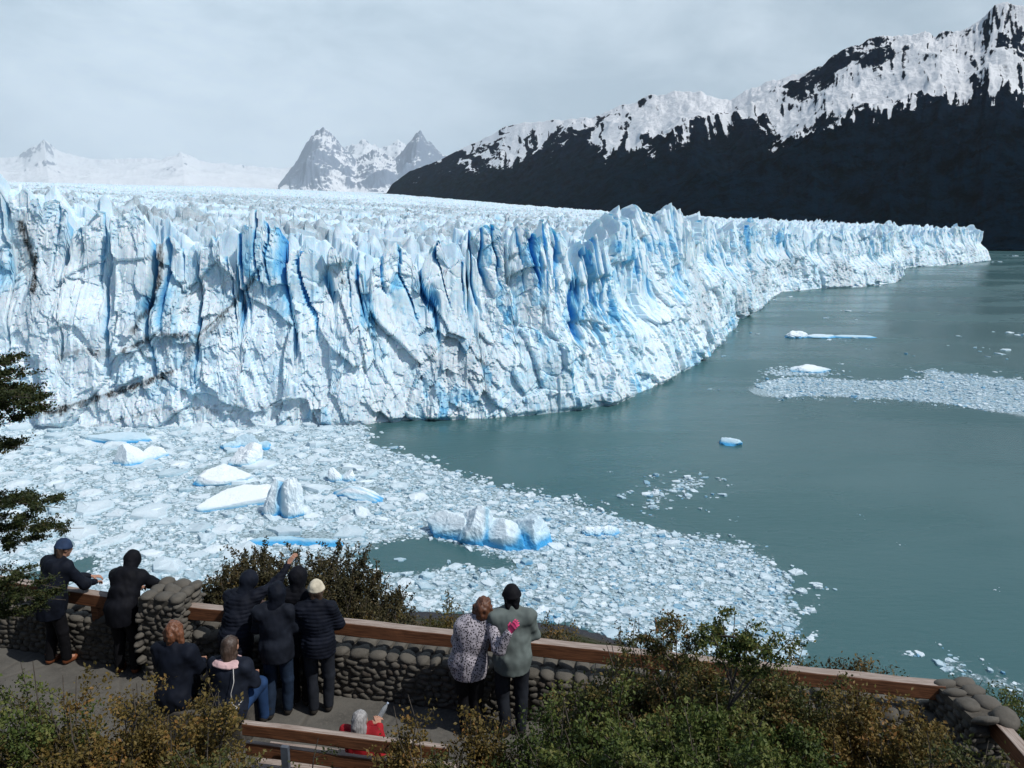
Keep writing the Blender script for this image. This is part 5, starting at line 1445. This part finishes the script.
def person(label, feet, rz, H, J, jacket, trouser, boot, head, gloves=None, skirt=.0, puff=0, res=0.011, bulk=1.0, hem=None, seated=False, group=None, tilt=(0, 0, 0), curl=.5, pieces=None):
    """J: joints in metres for a 1.70 m figure, local frame x right, y forward, z up. Joint names: pelvis chest neck head, sh/el/wr/hip/kn/an with l, r"""
    s = H / 1.70
    D = dict(pelvis=(0, 0, .93), chest=(0, .01, 1.24), neck=(0, .0, 1.44), head=(0, .02, 1.585), shl=(-.175, 0, 1.385), shr=(.175, 0, 1.385), ell=(-.24, .0, 1.12), elr=(.24, 0, 1.12),
             wrl=(-.23, .06, .88), wrr=(.23, .06, .88), hipl=(-.09, 0, .90), hipr=(.09, 0, .90), knl=(-.10, .03, .50), knr=(.10, .03, .50), anl=(-.11, -.02, .09), anr=(.11, -.02, .09))
    D.update(J); J = {k: np.array(v, float) * s for k, v in D.items()}
    root = empty("person", (feet[0], feet[1], feet[2] if len(feet) > 2 else ZD), rz); tag(root, label, "person", group)
    fw = np.array([0, 1, 0.])
    hd = J['head']; yaw, pitch_ = tilt[0], tilt[1]
    cz, sz_ = math.cos(yaw), math.sin(yaw); cx_, sx_ = math.cos(pitch_), math.sin(pitch_); cr_, sr_ = math.cos(tilt[2]), math.sin(tilt[2])
    R = np.array([[cz, -sz_, 0], [sz_, cz, 0], [0, 0, 1]]) @ np.array([[1, 0, 0], [0, cx_, -sx_], [0, sx_, cx_]]) @ np.array([[cr_, 0, sr_], [0, 1, 0], [-sr_, 0, cr_]])
    def hp(x, y, z): return hd + R @ (np.array([x, y, z]) * s)
    # body: one continuous skin surface from crown to ankles
    pr = [('e', hp(0, 0, .015), np.array([.073, .092, .098]) * s, R), ('c', hp(0, .03, -.045), hp(0, .055, -.085), .055 * s, .030 * s),
          ('c', hp(0, .083, .01), hp(0, .103, -.022), .010 * s, .014 * s),                      # nose
          ('c', hp(-.03, .078, .028), hp(.03, .078, .028), .014 * s, .014 * s),                  # brow
          ('c', hp(-.018, .088, -.052), hp(.018, .088, -.052), .008 * s, .008 * s),              # lips
          ('e', hp(-.076, .0, 0), np.array([.012, .02, .032]) * s, R), ('e', hp(.076, .0, 0), np.array([.012, .02, .032]) * s, R),
          ('c', hd + np.array([0, -.01, -.05]) * s, J['neck'], .052 * s, .056 * s), ('c', J['neck'], J['chest'], .07 * s, .12 * s), ('c', J['chest'], J['pelvis'], .12 * s, .125 * s)]
    for a in 'lr':
        pr += [('c', J['neck'] * .5 + J['sh' + a] * .5 - [0, 0, .02], J['sh' + a], .05 * s, .055 * s), ('c', J['sh' + a], J['el' + a], .048 * s, .036 * s), ('c', J['el' + a], J['wr' + a], .036 * s, .024 * s),
               ('c', J['hip' + a], J['kn' + a], .08 * s, .052 * s), ('c', J['kn' + a], J['an' + a], .050 * s, .036 * s), ('c', J['an' + a], J['an' + a] + np.array([0, .13, -.05]) * s, .034 * s, .026 * s)]
    Vb, Qb = sdf_geo(pr, 0.011, 0.022)
    Vs_, Qs_ = [Vb], [Qb]; o_ = len(Vb)
    for a, sd_ in (('l', 1), ('r', -1)):
        d = J['wr' + a] - J['el' + a]; d = d / np.linalg.norm(d); nrm_ = np.array([0, .1, 1.]) if abs(d[2]) < .8 else np.array([-.9 * sd_, .3, 0])
        if not (gloves and a in gloves):
            V, Q = sdf_geo(hand_prims(J['wr' + a], d, nrm_, -sd_, curl, s), 0.0034, 0.006)
            Vs_.append(V); Qs_.append(Q + o_); o_ += len(V)
    body = link("body", mesh_np("body", np.vstack(Vs_), [np.vstack(Qs_)], True), skin, root)
    for a, sd_ in (('l', 1), ('r', -1)):
        if gloves and a in gloves:
            d = J['wr' + a] - J['el' + a]; d = d / np.linalg.norm(d)
            V, Q = sdf_geo([('c', J['wr' + a] - d * .04, J['wr' + a], .034, .03)] + hand_prims(J['wr' + a], d, np.array([0, -.6, .8]), -sd_, .35, 1.0 * s), 0.0036, 0.008)
            link("glove", mesh_np("glove", V, [Q], True), gloves[a], root)
    for ex in (-.03, .03):
        V, Q = sdf_geo([('e', hp(ex, .083, .005), np.array([.010, .010, .009]) * s)], 0.0035, 0.004); link("eye", mesh_np("eye", V, [Q], True), eye_m, root)
    # trousers
    zc = hem if hem is not None else .80
    pt = [('e', J['pelvis'] - [0, 0, .02], np.array([.165, .125, .12]) * s)]
    for a in 'lr': pt += [('c', J['hip' + a], J['kn' + a], .103 * s, .076 * s), ('c', J['kn' + a], J['an' + a] + [0, 0, .0], .074 * s, .060 * s)]
    V, Q = sdf_geo(pt, res, 0.022, cut=(None if seated else (lambda x, y, z: .055 * s - z)), disp=folds(.006, 11, 5)); link("trousers", mesh_np("trousers", V, [Q], True), trouser, root)
    # boots
    for a in 'lr':
        an = J['an' + a]; V, Q = sdf_geo([('c', an + [0, 0, .05], an - [0, 0, .03], .054 * s, .05 * s), ('c', an - [0, .02, .045], an + [0, .13, -.05], .042 * s, .038 * s)], .009, .02, cut=lambda x, y, z, zz=an[2]: (zz - .088 * s) - z)
        link("boot", mesh_np("boot", V, [Q], True), boot, root)
    # jacket
    B = bulk; pv, ch, nk = J['pelvis'], J['chest'], J['neck']
    up = (nk - pv) / np.linalg.norm(nk - pv)
    pj = [('e', ch + up * .03, np.array([.185 * B, .135 * B, .21]) * s), ('e', (ch + pv) / 2, np.array([.172 * B, .138 * B, .24]) * s), ('e', pv + [0, 0, -.02], np.array([.188 * B, .155 * B, .24]) * s),
          ('c', J['shl'] * .8 + J['shr'] * .2 - up * .03, J['shr'] * .8 + J['shl'] * .2 - up * .03, .085 * B * s, .085 * B * s), ('c', pv, pv - [0, 0, .0 if seated else .30 * s], .16 * B * s, .165 * B * s),
          ('c', nk - up * .03, nk + up * .035, .075 * s, .068 * s)]
    for a in 'lr': pj += [('c', nk * .45 + J['sh' + a] * .55, J['sh' + a], .066 * B * s, .066 * B * s), ('c', J['sh' + a], J['el' + a], .068 * B * s, .056 * B * s), ('c', J['el' + a], J['wr' + a] * .93 + J['el' + a] * .07, .055 * B * s, .043 * s)]
    hz_ = (zc - .0) * s
    wl_ = min(J['wrl'][2], J['wrr'][2], J['ell'][2], J['elr'][2])
    cutf = None if seated else (lambda x, y, z: np.where((np.abs(x) < .26 * B) | (z > hz_ + .05), hz_ + 0.02 * (y > 0) - z, -1.0))
    V, Q = sdf_geo(pj, res, 0.045, cut=cutf, disp=folds(.015, 10, 8, puff)); jk = link("jacket", mesh_np("jacket", V, [Q], True), jacket, root)
    # head gear
    kind, hm = head[:2]
    if kind == 'hood':
        V, Q = sdf_geo([('e', hp(0, -.015, .02), np.array([.108, .122, .130]) * s, R), ('c', hp(0, -.05, -.08), nk + np.array([0, -.02, 0]), .088 * s, .095 * s)], .010, .03,
                       cut=lambda x, y, z: ((np.stack([x, y, z], -1) - hd) @ R)[..., 1] - .075 * s, disp=folds(.008, 16, 3))
        link("hood", mesh_np("hood", V, [Q], True), hm, root)
    else:
        hairc = head[2]
        if kind in ('hair', 'long', 'bob', 'beanie'):
            pr = [('e', hp(0, -.018, .028), np.array([.088, .100, .103]) * s, R)]
            if kind == 'long': pr += [('c', hp(0, -.07, -.03), hp(0, -.10, -.22), .075 * s, .05 * s), ('c', hp(-.05, -.04, -.06), hp(-.07, -.07, -.26), .045 * s, .03 * s), ('c', hp(.05, -.04, -.06), hp(.06, -.08, -.24), .045 * s, .03 * s)]
            if kind == 'bob': pr += [('c', hp(-.065, -.03, .0), hp(-.075, -.03, -.085), .052 * s, .045 * s), ('c', hp(.065, -.03, .0), hp(.075, -.03, -.085), .052 * s, .045 * s), ('c', hp(0, -.075, 0), hp(0, -.075, -.09), .06 * s, .05 * s)]
            if kind == 'beanie': pr = [('c', hp(-.03, -.05, .0), hp(-.04, -.06, -.09), .055 * s, .035 * s), ('c', hp(.03, -.05, .0), hp(.04, -.06, -.09), .055 * s, .035 * s)]
            def face(x, y, z):
                q = (np.stack([x, y, z], -1) - hd) @ R
                return np.where(q[..., 2] < .065 * s, q[..., 1] - .045 * s, q[..., 1] - .088 * s)
            V, Q = sdf_geo(pr, .008, .02, cut=face, disp=folds(.013 if kind == 'bob' else .007, 26, 9)); link("hair", mesh_np("hair", V, [Q], True), hairc, root)
        if kind == 'beanie':
            def ct(x, y, z): return (-.0 * s) - ((np.stack([x, y, z], -1) - hd) @ R)[..., 2] + .012
            V, Q = sdf_geo([('e', hp(0, -.005, .03), np.array([.090, .104, .112]) * s, R), ('c', hp(-.06, -.0, .03), hp(.06, -.0, .03), .04 * s, .04 * s), ('e', hp(0, -.005, .022), np.array([.096, .110, .03]) * s, R)], .008, .02, cut=ct, disp=folds(.003, 30, 4))
            link("beanie", mesh_np("beanie", V, [Q], True), hm, root)
    return root, jk, J
def ft(px, py): p = U(px, py, ZD); return (p[0], p[1], ZD)
R_ = math.radians
# leaning on the rail: arms forward
def lean(a, elbow_z=1.05, reach=.40, spread=.2, yaw=0.0):
    """torso tipped forward by a metres at the neck"""
    return dict(pelvis=(0, -.02, .92), chest=(0, a * .5, 1.21), neck=(0, a, 1.39), head=(0, a + .07, 1.525), shl=(-.175, a * .92, 1.335), shr=(.175, a * .92, 1.335),
                ell=(-spread - .07, a + .14, 1.07), elr=(spread + .07, a + .14, 1.07), wrl=(-.10, a + reach, elbow_z), wrr=(.10, a + reach, elbow_z), hipl=(-.09, -.02, .89), hipr=(.09, -.02, .89))
P_GR = "visitors on the terrace"
j = lean(.16, 1.04, .46); j.update(shl=(-.17, .10, 1.35), wrr=(.10, .54, .96), elr=(.24, .31, 1.06), wrl=(-.02, .56, 1.0), ell=(-.20, .30, 1.06), anl=(-.12, -.05, .09), anr=(.07, .06, .09))
person("person in blue knit hat, dark coat and brown boots on the left railing", ft(60, 664), R_(-30), 1.66, j, navy, blackt, brownb, ('beanie', bluehat, brown), bulk=1.12, hem=.70, tilt=(R_(-10), R_(-12), 0), group=P_GR)
j = lean(.26, 1.02, .36, .22); j.update(head=(0, .36, 1.44), neck=(0, .26, 1.32), shl=(-.175, .24, 1.28), shr=(.175, .24, 1.28), wrl=(-.08, .50, 1.0), wrr=(.10, .50, 1.0))
person("hooded person in a black coat bent over the left railing beside the stone pillar", ft(129, 671), R_(-4), 1.58, j, black, blackt, brownb, ('hood', black), bulk=1.18, hem=.74, tilt=(0, R_(-20), 0), group=P_GR)
j = lean(.20, 1.05, .40); j.update(shr=(.18, .20, 1.37), elr=(.33, .40, 1.46), wrr=(.42, .58, 1.66), head=(.05, .28, 1.52))
person("person in a dark puffy hooded jacket pointing over the railing with a bare hand", ft(242, 704), R_(-14), 1.60, j, cloth("ink_puffer", (0.006, 0.008, 0.015)), blackt, darkb, ('hood', navy), bulk=1.15, puff=.009, hem=.78, tilt=(R_(-15), R_(-8), 0), group=P_GR, curl=.25)
j = dict(chest=(0, .03, 1.24), neck=(0, .04, 1.43), head=(.03, .08, 1.57), ell=(-.23, .06, 1.13), elr=(.23, .08, 1.13), wrl=(-.10, .28, 1.08), wrr=(.12, .28, 1.08), knl=(-.10, .06, .5), anl=(-.12, -.04, .09), anr=(.08, .05, .09))
person("person in black jacket and faded blue jeans left of the cream hatted one", ft(281, 716), R_(2), 1.60, j, cloth("faded_black_shell", (0.011, 0.014, 0.022)), jean, darkb, ('hood', navy), bulk=1.1, hem=.78, group=P_GR)
j = dict(chest=(0, .05, 1.24), neck=(0, .07, 1.43), head=(0, .11, 1.57), ell=(-.24, .08, 1.13), elr=(.25, .0, 1.12), wrl=(-.12, .32, 1.05), wrr=(.24, .06, .88), anl=(-.08, 0, .09), anr=(.08, -.02, .09))
person("person all in black, partly hidden, between jeans wearer and cream hatted one", ft(302, 703), R_(-8), 1.66, j, black, blackt, darkb, ('hood', black), bulk=1.12, puff=.006, hem=.70, group=P_GR)
j = dict(chest=(0, .02, 1.24), neck=(0, .03, 1.43), head=(0, .07, 1.575), ell=(-.23, .04, 1.13), elr=(.25, .06, 1.14), wrl=(-.08, .30, 1.12), wrr=(.10, .32, 1.14), anl=(-.09, -.02, .09), anr=(.08, .03, .09))
person("person in a cream knit hat, black quilted jacket and charcoal trousers", ft(322, 712), R_(4), 1.60, j, cloth("blue_black_puffer", (0.006, 0.008, 0.015)), char, darkb, ('beanie', cream, brown), bulk=1.08, puff=.011, hem=.80, group=P_GR)
j = dict(pelvis=(-.08, 0, .90), chest=(-.04, .01, 1.21), neck=(.03, .02, 1.40), head=(.085, .04, 1.525), shl=(-.14, .0, 1.33), shr=(.17, .0, 1.36), elr=(.25, -.27, 1.20), wrr=(.37, -.31, 1.42),
         ell=(-.22, .12, 1.08), wrl=(-.06, .30, 1.05), hipl=(-.17, 0, .88), hipr=(.01, 0, .88), knl=(-.15, .04, .48), knr=(.0, .04, .48), anl=(-.14, 0, .09), anr=(-.02, 0, .09))
person("shorter person with curly auburn hair and spotted coat hugging the one in grey green", ft(477, 733), R_(0), 1.66, j, lp.m, blackt, darkb, ('bob', None, auburn), gloves={'r': pinkw}, bulk=1.16, hem=.74, tilt=(R_(-12), R_(-4), R_(8)), group=P_GR)
j = dict(chest=(0, .02, 1.24), neck=(0, .03, 1.43), head=(0, .06, 1.575), ell=(-.23, .08, 1.13), elr=(.24, .08, 1.13), wrl=(-.10, .30, 1.06), wrr=(.10, .30, 1.06), anl=(-.07, -.02, .09), anr=(.10, -.0, .09))
person("taller person in a sage grey coat and black hat standing at the rail", ft(512, 734), R_(4), 1.74, j, sage, char, darkb, ('beanie', cloth("black_knit", (0.006, 0.006, 0.008)), blackt), bulk=1.10, hem=.78, group=P_GR)
# seated visitors
def sit(dz=0.0, knee=.46):
    return dict(pelvis=(0, -.02, .52), chest=(0, .03, .84), neck=(0, .05, 1.03), head=(0, .09, 1.165), shl=(-.175, .04, .975), shr=(.175, .04, .975), ell=(-.23, .12, .74), elr=(.23, .12, .74), wrl=(-.12, .34, .70), wrr=(.12, .34, .70),
                hipl=(-.09, 0, .50), hipr=(.09, 0, .50), knl=(-.12, .44, .52), knr=(.12, .44, .52), anl=(-.12, .46, .10), anr=(.12, .46, .10))
bp_ = U(186, 728, ZD); bq_ = U(262, 716, ZD)
person("seated person with short copper hair and navy jacket at the foot of the pillar", (bp_[0] - .02, bp_[1] - .12, ZD), R_(-10), 1.74, sit(), navy, blackt, darkb, ('bob', None, ginger), bulk=1.12, seated=True, group=P_GR)
w10 = U(240, 736, ZD)
rp, jk_, J10 = person("seated person with long dark hair over a pale pink collar and blue jeans", (w10[0], w10[1] - .18, ZD), R_(-10), 1.66, sit(), cloth("slate_jacket", (0.012, 0.016, 0.027)), brightjean, darkb, ('long', None, brown), bulk=1.10, seated=True, group=P_GR)
s10 = 1.66 / 1.7
V, Q = sdf_geo([('e', J10['neck'] + [0, -.02, .0], np.array([.15, .115, .04])), ('e', J10['neck'] + [0, -.05, -.02], np.array([.17, .10, .03]))], .008, .02, disp=folds(.006, 20, 2))
link("collar", mesh_np("collar", V, [Q], True), pinkc, rp)
cab = [np.array(q) * s10 for q in ((.12, -.10, 1.02), (.15, -.16, .90), (.12, -.185, .78), (.13, -.19, .66), (.17, -.17, .62), (.20, -.10, .66), (.16, -.19, .60), (.12, -.20, .50))]
tt = np.linspace(0, len(cab) - 1, 40); cabp = np.array([[np.interp(q, range(len(cab)), [c[i] for c in cab]) for i in range(3)] for q in tt])
V, Fq = tube_geo([cabp], .004, .004, 6); link("strap", mesh_np("strap", V, [Fq], True), M("white_cord", (.6, .58, .55), .6), rp)
low = box_mesh("stone_bench", -.48, .48, -.16, .16, 0, .40); sb = link("stone_bench", low, stone_m); md = (bp_ + w10) / 2
sb.location = (md[0], md[1] - .12, ZD); sb.rotation_euler = (0, 0, R_(-8)); tag(sb, "low stone block bench under the two seated people at left", "bench")
bvm = sb.modifiers.new("bevel", 'BEVEL'); bvm.width = .02; bvm.segments = 2
mid_ = (ba + (bb_ - ba) * 0.53) + bo * 0.24
rp, jk_, J11 = person("seated grey haired person in red reading something held in both hands on the timber bench", (mid_[0], mid_[1], ZD), math.atan2(bd[1], bd[0]), 1.42,
       dict(sit(), head=(0, .04, 1.15), neck=(0, .03, 1.0), chest=(0, .0, .82), wrl=(.00, .36, .88), wrr=(.10, .35, .88), elr=(.22, .14, .76), ell=(-.18, .16, .78)), red, red, darkb, ('long', None, grey), bulk=1.0, seated=True, group=P_GR)
bt = empty("plastic_bottle", tuple(np.array(rp.location) + rotz(J11['wrr'] + np.array([-.03, .10, .02]), rp.rotation_euler[2])), 0); tag(bt, "clear plastic bottle held up by the seated grey haired person", "bottle")
gl = NT("clear_plastic"); gl.set(Base_Color=(.75, .82, .88, 1), Roughness=.12); gl.b.inputs['Transmission Weight'].default_value = .75
prof = [(.0, 0), (.028, .0), (.031, .02), (.029, .06), (.031, .09), (.031, .13), (.022, .165), (.012, .19), (.012, .205)]
th = np.arange(16) * 2 * np.pi / 16
V = np.array([[r_ * math.cos(a), r_ * math.sin(a), z_] for r_, z_ in prof for a in th]); qq = []
for i in range(len(prof) - 1):
    for k_ in range(16): qq.append((i * 16 + k_, i * 16 + (k_ + 1) % 16, (i + 1) * 16 + (k_ + 1) % 16, (i + 1) * 16 + k_))
link("bottle_body", mesh_np("bottle_body", V, [np.array(qq)], True), gl.m, bt)
link("cap", cyl_mesh("cap", .014, .018, 12, .207), M("blue_cap", (.5, .6, .75), .4), bt)
bt.rotation_euler = (R_(-25), R_(35), 0); bt.scale = (.8, .8, .7)
